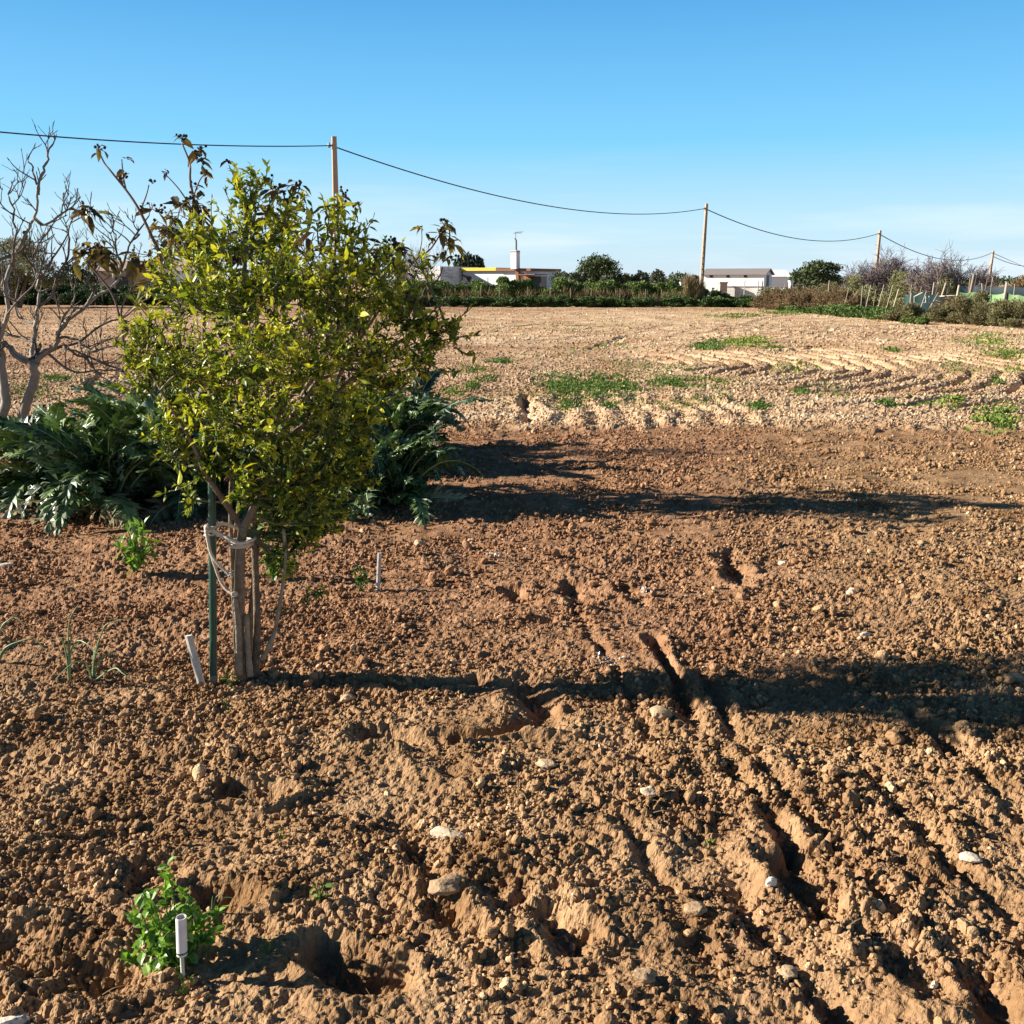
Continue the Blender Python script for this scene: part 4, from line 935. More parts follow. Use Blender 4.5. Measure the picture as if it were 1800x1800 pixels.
for i, (x0, x1, yt, Y, mt, ti, lb) in enumerate([
    (963, 1012, 474, 86, M_OLIVE, .5, 'low grey olive bush just left of the large round tree'),
    (990, 1030, 478, 80, M_OLIVE, .55, 'olive bush partly in front of the large round tree'),
    (1048, 1082, 484, 76, M_OLIVE, .6, 'small greyish bush at the foot of the large round tree'),
    (1088, 1112, 480, 110, M_PINE, .6, 'tiny dark far tree just right of the large round tree'),
    (1106, 1148, 474, 84, M_OLIVE, .55, 'rounded olive tree midway between round tree and ladder-like pole'),
    (1140, 1172, 473, 82, M_OLIVE, .6, 'olive tree second to the left of the ladder-like pole'),
    (1168, 1220, 477, 95, M_PINE, .8, 'wide green tree left of the ladder-like pole, above the olives'),
    (1168, 1194, 491, 78, M_OLIVE, .4, 'low dark bush below the wide green tree'),
    (1200, 1236, 482, 78, M_OLIVE, .5, 'olive tree just left of the ladder-like pole'),
    (940, 966, 472, 120, M_PINE, .4, 'small dark tree behind the brick lean-to of the house'),
    ]): crown_tree('olive_tree', 'tree', lb, x0, x1, yt, 506, Y, mt, 1300, .19, ti, ob, shape=oval)
# pointed cypress clump behind the house
def cypress():
    Y = 112; b = px2(822, 500, Y); b[2] = 0; t = thing('cypress_clump', b, 'dark spiky cypress clump behind the yellow-topped house', 'tree'); m = MB()
    for x, yt in ((806,452),(812,448),(817,449),(822,446),(827,450),(833,452),(838,451),(843,454),(848,458),(800,458)):
        T = px2(x, yt, Y); n = 420; f = rng.random(n); z = .5+f*(T[2]-.5); r = .42*(1-f**3)+.03; a = rng.uniform(0, 6.28, n)
        B = np.stack([T[0]+np.cos(a)*r*rng.random(n)**.4, Y+np.sin(a)*r*2, z], -1); s_ = rng.uniform(.2, .45, n)
        m.batch(CARD_V*np.array([.5, 1, 1]), CARD_F, frames(rdirs(n, 1.6), None, s_, s_), B, np.clip(.25+rng.normal(size=n)*.15, 0, 1))
    m.build('foliage', M_PINE, t); k = MB(); k.tube([b-[0, 0, .1], b+[0, 0, 2.5]], [.2, .1], 6, .3); k.build('trunk', M_BARK, t, True)
cypress()
# left-hand background
crown_tree('tamarisk_tree', 'tree', 'big soft grey-green tree behind the fig trees at the left edge', -60, 120, 408, 515, 62, M_BRUSH, 9000, .2, .7, shape=[(.1,.6,.55,.36),(-.3,.55,.55,.36),(.45,.5,.45,.33),(-.7,.4,.4,.3),(.75,.3,.3,.25),(0,.3,.95,.28),(.2,.78,.4,.2),(.5,.2,.5,.2)], up=.6, asp=.25)
for x0, x1, yt, Y, mt, ti, lb in [(95, 165, 458, 78, M_PINE, .5, 'dark tree between the soft grey tree and the tiled house'),
      (150, 182, 448, 105, M_PINE, .4, 'small dark treetop seen through the fig branches'),
      (180, 232, 442, 118, M_PINE, .45, 'dark treetop above the tiled roof, behind the fig twigs'),
      (228, 262, 444, 125, M_PINE, .35, 'dark round treetop just left of the wilted tree'),
      (262, 290, 452, 120, M_PINE, .5, 'small dark treetop among the wilted leaves'),
      (0, 60, 470, 70, M_PINE, .35, 'dark shrubs under the soft grey tree at the left edge')]:
    crown_tree('dark_tree', 'tree', lb, x0, x1, yt, 512, Y, mt, 1700, .22, ti, shape=oval)

def hedge(name, cat, label, segs, depth, mat, S, dens, tint, kind=None, bot=0., up=.4, card=CARD_V, asp=.6, wood=False, lob=8):
    """segs: list of (px, ytop, Y); the hedge stands on the ground and its top follows the pixels"""
    b = px2(segs[0][0], 500, segs[0][2]); b[2] = 0; t = thing(name, b, label, cat); m = MB(); k = MB()
    for (xa, ya, Ya), (xb, yb, Yb) in zip(segs[:-1], segs[1:]):
        A = px2(xa, ya, Ya); B = px2(xb, yb, Yb); L = np.hypot(*(B-A)[:2]); n = max(1, int(L/(depth*.42)))
        for i in range(n):
            f = (i+U(.2, .8))/n; p = A+(B-A)*f; hgt = max(.25, p[2]*U(1.0, 1.22)); r = depth*U(.42, .62)
            cloud(m, (p[0], p[1]+U(-.2, .2)*depth, hgt*.5+bot), (r, r, hgt*.52), int(dens*1.5*(hgt+.3)*r*2), S, tint+U(-.1, .1), lobes=lob, up=up, card=card, asp=asp)
            cloud(m, (p[0], p[1], hgt*.2), (r*1.05, r, hgt*.24), int(dens*.7*(hgt+.3)*r*2), S, tint-.05, lobes=5, up=up, card=card, asp=asp)
            if wood: k.tube([[p[0], p[1], -.05], [p[0]+U(-.1, .1), p[1], hgt*.7]], [.03, .01], 4, .3)
    m.build('foliage', mat, t)
    if wood: k.build('stems', M_BARK, t)
    return t
hedge('hedge', 'hedge', 'dense green hedge at the far left end of the field, behind the fig trees', [(-60,503,72),(60,500,72),(180,503,71),(320,500,70),(480,500,70)], 2.4, M_HEDGE, .15, 620, .5)
hedge('bramble_hedge', 'hedge', 'lower dark bramble bank at the foot of the left hedge', [(-70,518,69.5),(100,517,69),(250,519,68),(420,518,67)], 1.4, M_HEDGE, .12, 800, .22)  # low tint: shade on the bank's near face put into the leaf colour
hedge('hedge', 'hedge', 'long green hedge in front of the house with the chimney', [(700,495,69),(800,497,68),(900,496,67.5),(1000,495,67),(1100,496,67),(1200,498,67),(1250,504,67)], 2.2, M_HEDGE, .13, 1300, .95)
hedge('bramble_hedge', 'hedge', 'dark low bramble strip edging the middle of the field', [(720,520,64.5),(830,523,64),(930,522,63.5),(1040,521,63.5),(1140,526,63.5),(1210,524,63.5),(1260,523,63.5),(1345,527,63)], 1.3, M_HEDGE, .10, 1100, .55)
hedge('reed_clump', 'reeds', 'straw-coloured dry reeds growing along the front of the long green hedge', [(780,508,65.8),(890,513,65.6),(960,507,65.5),(1060,509,65.3),(1150,511,65.2),(1240,510,65)], .9, M_DRY, .42, 24, .4, up=2.2, card=BLADE_V*np.array([.1,1,.1]), asp=.5, wood=False)
hedge('reed_clump', 'reeds', 'leaning dry canes right beside the ladder-like pole', [(1205,492,64.6),(1232,496,64.6)], .7, M_DRY, .6, 300, .55, up=2.0, card=BLADE_V*np.array([.08,1,.1]), wood=False)
hedge('bramble_hedge', 'hedge', 'dark green bushes right of the ladder-like pole before the white wall', [(1240,516,65),(1270,514,65),(1300,520,65),(1345,522,64)], 1.5, M_HEDGE, .12, 900, .4)
hedge('brush_hedge', 'hedge', 'tangled olive-brown brush below the dark spreading tree', [(1340,504,60),(1380,500,58),(1430,502,56),(1480,500,54),(1530,498,50)], 2.4, M_BRUSH, .12, 520, .4, asp=.35)
hedge('brush_hedge', 'hedge', 'yellow-green feathery brush under the bare shrubs', [(1500,486,50),(1560,487,49),(1620,488,47),(1680,492,45)], 2.0, M_BRUSH, .13, 800, .95, up=1.2, asp=.3)
hedge('brush_hedge', 'hedge', 'golden-brown brush behind the netting at the right edge', [(1700,482,60),(1750,480,60),(1810,482,60),(1860,482,60)], 2.6, M_BROWN, .14, 560, .7, up=.8, asp=.35)
hedge('dry_shrub', 'shrub', 'reddish dry scrub right of the white wall', [(1335,512,59),(1370,510,57),(1400,513,55),(1450,512,52),(1490,514,49)], 1.5, M_BROWN, .12, 640, .55, up=.9, asp=.25)
hedge('green_growth', 'undergrowth', 'fresh green low plants along the field edge below the leaning sticks', [(1380,540,55),(1440,541,50),(1490,537,46),(1520,540,44),(1560,543,42),(1600,552,40)], 1.0, M_HEDGE, .10, 1100, .72)
for sg, lb, ti in [([(1575,540,40.5),(1600,530,40),(1625,533,39.5)], 'rounded dry brown shrub left of the straw heap', .5),
                   ([(1635,546,39),(1660,538,38.5),(1690,528,38)], 'dry brown shrub below the straw heap', .45),
                   ([(1690,524,37.5),(1720,520,37),(1750,523,36.5)], 'large dry brown shrub in front of the green netting', .42),
                   ([(1750,527,36),(1780,527,35.2),(1810,530,34.5)], 'dry olive-brown shrub near the right edge of the picture', .48)]:
    hedge('dry_shrub', 'shrub', lb, sg, 1.3, M_BRUSH, .10, 1500, ti, up=1.0, asp=.28)
hedge('dry_shrub', 'shrub', 'orange-brown dry shrub cut by the right edge of the picture', [(1795,545,33),(1840,540,32.5)], 1.1, M_BROWN, .10, 1500, .8, up=1.0, asp=.28)
hedge('green_growth', 'undergrowth', 'green leafy weeds at the foot of the rounded brown shrub', [(1590,566,38.5),(1630,568,37.8)], .5, M_HEDGE, .09, 1300, .9)

def bare(name, label, x0, x1, ytop, ybot, Y, n0, mat, seed, thick=.05, cat='tree', lev=4, spread=.55):
    r = random.Random(seed); L = px2(x0, ybot, Y)[0]; Rr = px2(x1, ybot, Y)[0]; zt = px2((x0+x1)/2, ytop, Y)[2]; m = MB()
    b = np.array([(L+Rr)/2, Y, 0.]); t = thing(name, b, label, cat); Hh = zt; rx = (Rr-L)/2
    tk = MB()
    def br(p, d, Ln, rad, lev_):
        n = 4; P = [p]
        for i in range(n):
            d = d+np.array([r.gauss(0, .16), r.gauss(0, .16), r.gauss(.03, .10)]); d /= np.linalg.norm(d); P.append(P[-1]+d*Ln/n)
        (tk if lev_ == lev else m).tube(np.array(P), np.linspace(rad, rad*.55, 5), 4 if lev_ > 1 else 3, r.uniform(.1, .9), cap=False)
        if lev_ > 0:
            for q in range(r.choice((4, 5, 5))):
                a = np.array([r.gauss(0, 1), r.gauss(0, 1), r.gauss(.1, .6)]); a /= np.linalg.norm(a)
                dd = d*.65+a*.62; br(P[r.randint(1, n)], dd/np.linalg.norm(dd), Ln*r.uniform(.55, .8), max(rad*.6, .010), lev_-1)
    for k in range(n0):
        f = (k+.5)/n0*2-1; p = np.array([b[0]+f*rx*spread, Y+r.uniform(-1, 1)*min(.5, spread), -.05]); d = np.array([f*.55+r.gauss(0, .12), r.gauss(0, .25), 1.]); d /= np.linalg.norm(d)
        br(p, d, Hh*(.44-.10*abs(f))*r.uniform(.85, 1.1), thick, lev)
    tk.build('trunk', mat, t, True); m.build('branches', mat, t)
bare('bare_shrub', 'wide leafless purple-brown shrub in front of the third pole', 1502, 1605, 437, 545, 50, 24, M_BARE, 3, .04, 'shrub', 4)
bare('bare_tree', 'leafless tree with fine upright twigs just right of the purple-brown shrub', 1612, 1700, 428, 545, 46, 15, M_BARE, 8, .05)
bare('bare_shrub', 'small leafless shrub left of the wide purple-brown shrub', 1480, 1505, 470, 545, 54, 3, M_BARE, 13, .03, 'shrub', 3, .01)
bare('bare_tree', 'faint leafless tree behind the white wing of the house', 708, 752, 415, 500, 92, 5, M_BARE, 21, .05)

# ------------------------------------------------------------------ house with chimney
def house():
    Y = 95; rz = math.radians(-4)
    def X(px, y=485): return px2(px, y, Y)[0]
    def Z(py, px=860): return px2(px, py, Y)[2]
    b = np.array([X(870), Y, 0]); HOUSE_ROT = math.radians(-29); t = thing('house', b, 'low white house with yellow and brown parapet, chimney and antenna', 'house')
    x0, x1, xc, x2 = X(808), X(935), X(875), X(940); zr = Z(476); zt = Z(470.5)
    m = MB(); m.box(((x0+x1)/2, Y+3, zr/2), (x1-x0, 6, zr)); w = m.build('wall', M_WHITE, t)
    m = MB(); m.box(((x0+xc)/2-.05, Y+2.9, (zr+zt)/2+.003), (xc-x0+.1, 6.4, zt-zr)); m.build('yellow_parapet', M_YELL, t)
    m = MB(); m.box(((xc+x2)/2, Y+2.9, (zr+zt)/2-.06), (x2-xc, 6.5, (zt-zr)*.8)); m.build('brown_parapet', M_BRP, t)
    # white projecting wing on the left
    xa, xb = X(738), X(804); zw = Z(468.5)
    m = MB(); m.box(((xa+xb)/2, Y-.2, zw/2), (xb-xa, 7, zw)); m.build('wing', M_WHITE, t)
    # chimney with breast
    xl, xr = X(907), X(917.5); zc = Z(444)
    m = MB(); m.box(((xl+xr)/2, Y-.40, (zc+zt)/2), (xr-xl, .7, zc-zt+.3)); ch = m.build('chimney', M_WHITE, t)
    m = MB(); bw = (X(921)-X(915))*.5; m.add([(xr-.12, Y-.06, 0), (xr+bw*.9, Y-.06, 0), (xr+.05, Y-.06, zt-.2), (xr-.25, Y-.06, zt-.2), (xr-.12, Y-.45, 0), (xr+bw*.9, Y-.45, 0), (xr+.05, Y-.45, zt-.2), (xr-.25, Y-.45, zt-.2)],
            [(0,1,2,3),(7,6,5,4),(0,4,5,1),(1,5,6,2),(2,6,7,3),(3,7,4,0)], .5); m.build('chimney_breast', M_BRP, t)
    m = MB(); m.box(((xl+xr)/2, Y-.40, zc+.03), (xr-xl+.05, .76, .06)); m.build('cap', M_BRP, ch)
    m = MB(); m.tube(ink([((xl+xr)/2+.12, Y-.4, zc), ((xl+xr)/2+.12, Y-.4, zc+1.0), ((xl+xr)/2-.06, Y-.4, zc+1.22)]), .05, 8); m.build('flue_pipe', M_DARK, ch, True)
    m = MB(); ax = X(909); m.tube([(ax, Y, zt), (ax, Y, Z(409))], .035, 6); za = Z(410)
    m.tube([(ax-.1, Y, za), (ax+.65, Y, za+.02)], .02, 5)
    for k, q in enumerate(np.linspace(-.05, .6, 6)): m.tube([(ax+q, Y-.05-.35, za-.10), (ax+q, Y+.35, za+.10)], .014, 4)
    m.tube([(ax+.55, Y, za-.16), (ax+.66, Y, za), (ax+.55, Y, za+.16)], .02, 4); m.build('antenna', M_STEEL, t)
    m = MB(); wx0, wx1 = X(878), X(886.5); m.box(((wx0+wx1)/2, Y-.012, Z(492.5)), (wx1-wx0, .05, Z(486)-Z(499))); wi = m.build('window', M_DARK, t)
    m = MB()
    for q in (0, .5, 1): m.box((wx0+(wx1-wx0)*q, Y-.05, Z(492.5)), (.05, .04, Z(486)-Z(499)))
    for q in (486, 492, 499): m.box(((wx0+wx1)/2, Y-.055, Z(q)), (wx1-wx0, .04, .05))
    m.build('frame', M_STEEL, wi)
    m = MB(); dx0, dx1 = X(841), X(856); m.box(((dx0+dx1)/2, Y-.015, 1.0), (dx1-dx0, .04, 2.0)); m.build('door', M_WHITE, t)
    m = MB(); m.box((X(923), Y-.05, Z(482.5)), (.22, .12, .2)); m.build('meter_box', M_DARK, t)
    # brick lean-to at the right end
    m = MB(); bx0, bx1 = X(930), X(938); m.box(((bx0+bx1)/2, Y-.3, Z(484)/2), (bx1-bx0, .5, Z(484))); m.build('brick_pillar', M_BRICK, t)
    m = MB(); cx0, cx1 = X(938.5), X(957); m.box(((cx0+cx1)/2, Y+.5, Z(484)/2-.05), (cx1-cx0, 1.2, Z(484)-.1)); m.build('lean_to', M_DARK, t)
    m = MB(); m.box(((bx0+cx1)/2, Y-.2, Z(483)), (cx1-bx0+.1, 2.6, .09)); m.build('lean_to_roof', M_BRP, t)
    t.rotation_euler = (0, 0, HOUSE_ROT); t.scale = (1.06, 1, 1)
house()
# ------------------------------------------------------------------ shed, barn, walls
def shed():
    Y = 104; ang = math.radians(-24)
    def X(px): return px2(px, 485, Y)[0]
    def Z(py): return px2(1300, py, Y)[2]
    b = np.array([X(1236), Y, 0]); t = thing('shed', b, 'long white shed with grey gabled roof behind the right-hand wall', 'shed')
    x0, x1 = X(1236), X(1345); L = (x1-x0)*.97; D = 4.6; ze = Z(482.5); zr = Z(473.5)
    ca, sa = math.cos(ang), math.sin(ang)
    def T(p): p = np.array(p, float); return np.array([x0+p[0]*ca-p[1]*sa, Y+p[0]*sa+p[1]*ca, p[2]])
    m = MB(); V = [T(q) for q in [(0,0,0),(L,0,0),(L,D,0),(0,D,0),(0,0,ze),(L,0,ze),(L,D,ze),(0,D,ze),(0,D/2,zr-.06),(L,D/2,zr-.06)]]
    m.add(V, [(0,1,5,4),(2,3,7,6),(1,2,6,9,5),(3,0,4,8,7)], .9); m.build('wall', M_WHITE, t)
    m = MB(); o = .25; s_ = (zr-ze)/(D/2)
    for sg in (0, 1):
        y0, y1 = (-o, D/2) if sg == 0 else (D+o, D/2)
        V = [T(q) for q in [(-o,y0,ze-s_*o),(L+o,y0,ze-s_*o),(L+o,y1,zr),(-o,y1,zr),(-o,y0,ze-s_*o+.1),(L+o,y0,ze-s_*o+.1),(L+o,y1,zr+.1),(-o,y1,zr+.1)]]
        m.add(V, [(3,2,1,0),(4,5,6,7),(0,1,5,4),(1,2,6,5),(2,3,7,6),(3,0,4,7)], .5)
    m.build('roof', M_ROOF, t)
    for px in (1249.5, 1276, 1303.5):
        m = MB(); xx = (X(px)-x0)/ca; c = T((xx, -.02, Z(486))); m.box(c, (.32, .08, .22), ang, .4); wi = m.build('window', M_DARK, t)
    m = MB(); c = T((L+.02, D*.45, ze*.62)); m.box(c, (.06, 1.3, ze*.7), ang, .8); m.build('end_door', M_NETB, t)
shed()
def barn():
    Y = 125; x0 = px2(1262, 480, Y)[0]; x1 = px2(1388, 480, Y)[0]; z = px2(1370, 474, Y)[2]; b = np.array([x1, Y, 0]); D = 5
    t = thing('barn', b, 'second white building whose pale roof shows behind the shed', 'barn'); m = MB()
    m.box(((x0+x1)/2, Y+D/2, (z-.9)/2), (x1-x0, D, z-.9), 0, .9); m.build('wall', M_WHITE, t)
    m = MB(); V = [(x0-.3,Y-.3,z-.85),(x1+.3,Y-.3,z-.85),(x1+.3,Y+D*.6,z),(x0-.3,Y+D*.6,z),(x0-.3,Y+D+.3,z-.85),(x1+.3,Y+D+.3,z-.85)]; m.add(V, [(0,1,2,3),(3,2,5,4),(0,3,4),(1,5,2)], 1.); m.build('roof', M_WHITE, t)
barn()
def gwall():
    Y = 74; t = thing('garden_wall', (px2(1320, 520, Y)[0], Y, 0), 'plain white garden wall in front of the white shed', 'wall')
    x0, x1 = px2(1277, 505, Y)[0], px2(1375, 505, Y)[0]; z = px2(1320, 504.5, Y)[2]
    V = lambda x, y, z_: (x, y, z_); m = MB(); dy = -4.5
    a = np.array([x0, Y, 0]); c = np.array([x1, Y-2.0, 0]); nrm = np.array([0.25, .17, 0])
    for (p, q, z0, z1, mb_, e) in ((a, c, -.1, z, m, 0),): 
        V = [p+[0,0,z0], q+[0,0,z0], q+[0,.2,z0], p+[0,.2,z0], p+[0,0,z1], q+[0,0,z1], q+[0,.2,z1], p+[0,.2,z1]]
        mb_.add(V, [(3,2,1,0),(4,5,6,7),(0,1,5,4),(1,2,6,5),(2,3,7,6),(3,0,4,7)], .15)
    m.build('wall_panel', M_WHITE, t); m = MB()
    V = [a+[0,-.05,z], c+[0,-.05,z], c+[0,.25,z], a+[0,.25,z], a+[0,-.05,z+.06], c+[0,-.05,z+.06], c+[0,.25,z+.06], a+[0,.25,z+.06]]
    m.add(V, [(3,2,1,0),(4,5,6,7),(0,1,5,4),(1,2,6,5),(2,3,7,6),(3,0,4,7)], .1); m.build('coping', M_ROOF, t)
    for k, px in enumerate((1307, 1331, 1338)):
        x = px2(px, 500, Y-1)[0]; m = MB(); m.tube([(x, Y-1.3, 0), (x+.02, Y-1.3, px2(px, 493, Y)[2])], .04, 6); m.build('post', M_STEEL, t)
gwall()
def pil(px0, px1, yt, Y, label, mat, ti, dpt=.5, name='pillar', cat='pillar'):
    x0, x1 = px2(px0, yt, Y)[0], px2(px1, yt, Y)[0]; z = px2(px0, yt, Y)[2]; t = thing(name, ((x0+x1)/2, Y, 0), label, cat)
    m = MB(); m.box(((x0+x1)/2, Y, z/2), (x1-x0, dpt, z), .1, ti); m.build('shaft', mat, t)
    m = MB(); m.box(((x0+x1)/2, Y, z+.05), (x1-x0+.1, dpt+.1, .1), .1, ti); m.build('cap', mat, t)
pil(1264, 1277, 498, 73.5, 'ochre-stained masonry stump at the left end of the garden wall', M_TILE, .9, .5, 'masonry_stump', 'wall stump')
pil(1251, 1254, 508, 72, 'thin ochre gate post between the ladder-like pole and the masonry stump', M_POST, .9, .2, 'gate_post', 'gate post')
pil(1388, 1393, 496, 66, 'small white pillar among the scrub below the dark spreading tree', M_WHITE, .9, .3)
pil(1196, 1199, 498, 74, 'tiny cream post in the hedge left of the ladder-like pole', M_WHITE, .4, .2, 'gate_post', 'gate post')
def shelter():
    Y = 64; x0, x1 = px2(1414, 500, Y)[0], px2(1450, 500, Y)[0]; z = px2(1430, 500, Y)[2]; t = thing('shelter', ((x0+x1)/2, Y, 0), 'low dark-roofed wooden shelter half hidden in the scrub', 'shelter')
    m = MB(); m.box(((x0+x1)/2, Y+.6, z), (x1-x0+.2, 1.8, .07), 0, .3); m.build('roof', M_DARK, t)
    for xx in (x0, (x0+x1)/2, x1): 
        m = MB(); m.box((xx, Y, z/2-.04), (.12, .12, z-.08), 0, .3); m.build('post', M_POST, t)
shelter()
# tiled house at left
def tiled():
    Y = 98; t = thing('tiled_house', (px2(270, 490, Y)[0], Y, 0), 'low house with long tiled roof and white wall seen through the wilted branches', 'house')
    x0, x1 = px2(170, 480, Y)[0], px2(345, 480, Y)[0]; xm = px2(288, 480, Y)[0]; ze = px2(300, 476, Y)[2]; zr = px2(300, 458, Y+4)[2]
    m = MB(); m.box(((xm+x1)/2, Y+3.2, ze/2), (x1-xm, 6, ze-.02), 0, .9); m.build('white_wall', M_WHITE, t)
    m = MB(); m.box(((x0+xm)/2, Y+3.2, ze/2), (xm-x0, 6, ze-.02), 0, .6); m.build('wall', M_TILE, t)
    m = MB(); m.add([(x0-.3,Y,ze),(x1+.3,Y,ze),(x1+.3,Y+3.4,zr),(x0-.3,Y+3.4,zr),(x0-.3,Y+6.6,ze),(x1+.3,Y+6.6,ze)], [(0,1,2,3),(3,2,5,4),(0,3,4),(1,5,2)], .5); m.build('roof', M_TILE, t)
    m = MB(); xg = px2(212, 470, Y)[0]; m.box((xg, Y-.05, ze*.55), (1.2, .1, 1.2), 0, .2); wi = m.build('window', M_DARK, t)
    m = MB(); m.box((xg, Y-.12, ze*.55-.65), (1.4, .14, .1), 0, .7); m.build('sill', M_WHITE, wi)
tiled()
# tiny far white buildings on the skyline
for k, (px, w, yt, lb) in enumerate([(972, 7, 481, 'tiny white far building left of the large round tree'), (984, 5, 482, 'even smaller white far block beside the tiny white building'), (1102, 7, 482, 'tiny white far building right of the large round tree')]):
    Y = 420; x = px2(px, yt, Y)[0]; z = px2(px, yt, Y)[2]; ww = w/FPX*Y; t = thing('far_building', (x, Y, 0), lb, 'building')
    m = MB(); m.box((x, Y, z/2), (ww, ww, z), 0, .9); m.build('wall', M_WHITE, t)
    m = MB(); m.box((x, Y, z+.15), (ww+.4, ww+.4, .3), 0, .5); m.build('roof', M_TILE, t)
    m = MB(); m.box((x-ww*.2, Y-ww/2-.02, z*.7), (ww*.18, .1, z*.12), 0, .5); m.build('window', M_DARK, t)
    m = MB(); m.box((x+ww*.2, Y-ww/2-.02, z*.7), (ww*.18, .1, z*.12), 0, .5); m.build('window', M_DARK, t)
# skyline treeline far away
def sky_line():
    m = MB()
    for k in range(60):
        px = -150+k*36; Y = U(240, 330); zt = px2(px, U(481, 488), Y)[2]; c = px2(px, 490, Y); cloud(m, (c[0], Y, zt*.5), (U(3.5, 7), 4, zt*.5), 260, .9, U(.25, .6), lobes=7)
    tag(m.build('distant_woodland', M_PINE), 'thin dark line of far trees along the horizon', 'woodland', kind='stuff')
sky_line()

# ------------------------------------------------------------------ fence posts, sticks, netting
ordn = ['first', 'second', 'third', 'fourth', 'fifth', 'sixth', 'seventh', 'eighth', 'ninth', 'tenth', 'eleventh', 'twelfth', 'thirteenth', 'fourteenth', 'fifteenth', 'sixteenth']
def post(px, yt, Y, lean, r, label, group, name='fence_post', cat='fence post', mat=M_POST, ti=.6, z0=-.05):
    T = px2(px, yt, Y); b = np.array([T[0]-lean, Y, z0]); m = MB(); m.tube([b, (b+T)/2+[U(-.02, .02), 0, 0], T], [r, r*.95, r*.85], 7, ti)
    tag(m.build(name, mat, None, True, b), label, cat, group); return b, T
for k, (px, yt) in enumerate([(800,503),(845,502),(878,504),(928,504),(967,505),(1003,506),(1040,507),(1090,507),(1135,508),(1163,509)]):
    post(px, yt, 64.8, 0, .022, ordn[k]+' thin fence post from the left along the long green hedge', 'thin posts before the long green hedge', ti=.35)
for k, px in enumerate([(165,505),(178,503),(285,500)]): post(px[0], px[1], 68, 0, .04, ordn[k]+' pale post from the left before the far-left hedge', 'pale posts before the left hedge', ti=.85)
sticks = [(1380,498,60,.1,.03),(1458,493,53,.05,.05),(1492,506,48,.25,.03),(1516,502,47,0,.03),(1524,500,47,0,.025),(1531,502,46.5,.2,.04),(1540,508,46,.1,.035),(1554,500,45,.25,.035),(1560,510,45,.2,.025),
          (1570,501,44.5,.3,.045),(1580,508,44,.25,.05),(1603,500,44,.1,.035),(1620,504,43.5,.2,.03)]
for k, (px, yt, Y, ln, r) in enumerate(sticks):
    post(px, yt, Y, ln, r*.68, ordn[k]+' rough stick from the left in the leaning stick fence before the bare shrubs', 'leaning sticks of the rough fence', 'fence_stick', 'stick', ti=U(.2, .8))
for k, (px, yt, Y, ln, r) in enumerate([(1642,496,42.5,.1,.03),(1650,496,42.5,.35,.04),(1663,497,42,.4,.045),(1668,500,42,.3,.03)]):
    post(px, yt, Y, ln, r, ordn[k]+' leaning cane from the left in the bundle above the straw heap', 'canes above the straw heap', 'fence_stick', 'stick', ti=U(.6, .95))
P_ = {}
for k, (px, yt, Y, ln, r, lb) in enumerate([(1602,515,40.6,.02,.05,'short thick fence post at the left end of the teal netting'),
        (1607,520,40.4,-.08,.03,'thin pale post just right of the short thick one'),
        (1629,511,40.2,.35,.035,'tilted stick left of the small white frame in the teal netting'),
        (1650,514,40,.55,.05,'thick pale post leaning right beside the small white frame'),
        (1686,501,39,.12,.06,'stout pale post at the left end of the green netting'),
        (1712,482,40,.18,.07,'tallest pale post, standing behind the green netting'),
        (1717,481,40,.25,.05,'thinner post touching the tallest pale post'),
        (1706,488,41,.0,.05,'short dark board hanging beside the tallest pale post'),
        (1726,498,38.5,-.25,.03,'slender stick leaning left against the green netting'),
        (1722,514,38,.02,.05,'short brown stump in front of the green netting'),
        (1736,488,39,.15,.025,'thin dark rod rising through the green netting'),
        (1770,496,37,.08,.07,'thick brown post dividing the green netting near the right edge'),
        (1745,488,40,.05,.025,'faint thin cane behind the green netting'),
        (1784,500,41,.03,.03,'pale cane behind the netting near the right edge')]):
    z0 = 1.0 if 'hanging' in lb else -.05
    post(px, yt, Y, ln, r*.75, lb, 'posts of the netting fence', ti=.15 if 'dark' in lb else U(.4, .85), z0=z0, mat=M_POST)
def net(name, label, pts, yb, mat, thick=.015):
    n = 26; m = MB(); T = []; B = []
    P = [px2(x, y, Y) for x, y, Y in pts]; seg = np.linspace(0, len(P)-1, n)
    for s_ in seg:
        i = min(int(s_), len(P)-2); f = s_-i; q = P[i]*(1-f)+P[i+1]*f; q = q+np.array([0, 0, -.05*abs(math.sin(math.pi*f))]); T.append(q); B.append(np.array([q[0], q[1]+.02*math.sin(s_*5), yb]))
    T = np.array(T); B = np.array(B); V = np.concatenate([T, B, T+[0, thick, 0], B+[0, thick, 0]])
    F = [(i, i+1, n+i+1, n+i) for i in range(n-1)]+[(2*n+i+1, 2*n+i, 3*n+i, 3*n+i+1) for i in range(n-1)]+[(i+1, i, 2*n+i, 2*n+i+1) for i in range(n-1)]
    m.add(V, F, np.concatenate([np.full(n, .8), np.full(n, .3)]*2)); tag(m.build(name, mat, None, True, B[0]), label, 'netting')
net('netting', 'light green shade netting stretched between the pale posts at right', [(1687,513,39.4),(1712,513,39.2),(1740,517,38.6),(1769,514,37.6)], .1, M_NETG)
net('netting', 'bright green netting right of the thick brown post, cut by the picture edge', [(1771,514,37),(1790,518,36.6),(1830,522,36)], .1, M_NETG)
net('netting', 'dark grey-blue netting above and behind the green netting', [(1688,502,42),(1720,503,42),(1770,503,42),(1830,504,42)], .5, M_NETB)
net('netting', 'dark teal netting between the leaning posts left of the straw heap', [(1590,520,42.4),(1602,514,42.2),(1625,512,42),(1655,520,41.6),(1664,524,41.4)], .1, M_NETT)
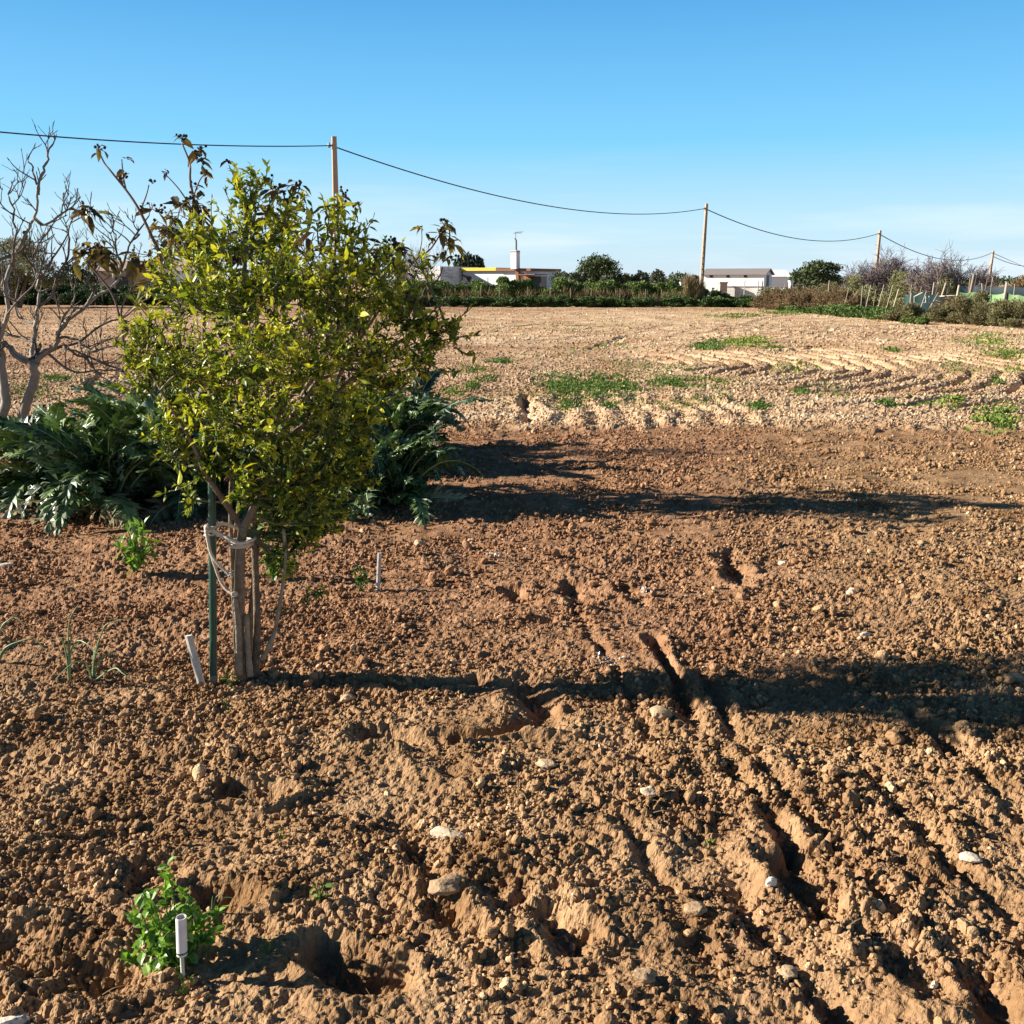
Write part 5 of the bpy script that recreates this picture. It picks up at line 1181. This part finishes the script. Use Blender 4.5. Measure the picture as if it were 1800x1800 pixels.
net('netting', 'small teal net scrap behind the leftmost leaning sticks', [(1486,513,50),(1496,513,50)], .4, M_NETT)
def wframe():
    Y = 41; t = thing('white_frame', px2(1630, 528, Y), 'small white wire frame hanging on the teal netting', 'frame'); m = MB()
    for a, b in (((1624,532),(1640,532)),((1625,525),(1636,524)),((1627,520),(1627,532)),((1633,520),(1633,532))): m.tube([px2(*a, Y), px2(*b, Y)], .014, 5, .8)
    m.build('wires', M_WHITE, t)
    for (a, b, lb) in (((1608,521),(1622,514),'pale rail slanting up from the thin pale post'),((1650,521),(1688,519),'pale rail running over the straw heap to the stout post')):
        m = MB(); m.tube([px2(*a, 40.2), px2(*b, 39.6)], .025, 5, .8); tag(m.build('rail', M_POST, None, True, px2(*a, 40.2)), lb, 'rail')
wframe()
def straw_heap():
    m = MB(); Y = 40.2; c = px2(1672, 530, Y); n = 2600
    u = rng.uniform(-1, 1, n); hh = (1-u*u)*.9*rng.random(n)**.5; B = np.stack([c[0]+u*.72, Y+rng.normal(size=n)*.3, hh*(1.05+.35*u)], -1)
    d = np.stack([-.7+rng.normal(size=n)*.3, rng.normal(size=n)*.4, -.5+rng.normal(size=n)*.4], -1); s_ = rng.uniform(.15, .4, n)
    m.batch(CARD_V*np.array([.08, 1, 1]), CARD_F, frames(d, None, s_, s_), B, rng.uniform(0, 1, n))
    tag(m.build('straw_heap', M_STRAW, None, False, (c[0], Y, 0)), 'heap of pale straw and cut reeds before the teal netting', 'straw heap')
straw_heap()
def rag():
    m = MB(); Y = 49; 
    for k in range(120):
        a = px2(U(1500, 1560), U(517, 530), Y+U(-.5, .5)); d = rdirs(1, .8)[0]*U(.15, .4); m.tube([a, a+d*.5+rdirs(1)[0]*.03, a+d], .012, 3, U(.3, 1), cap=False)
    tag(m.build('cut_branch_pile', M_STRAW, None, False, px2(1530, 530, Y)*np.array([1, 1, 0])), 'pile of pinkish cut branches at the foot of the leaning sticks', 'branch pile')
rag()

for o in bpy.data.objects:
    if '_w' in o: del o['_w']
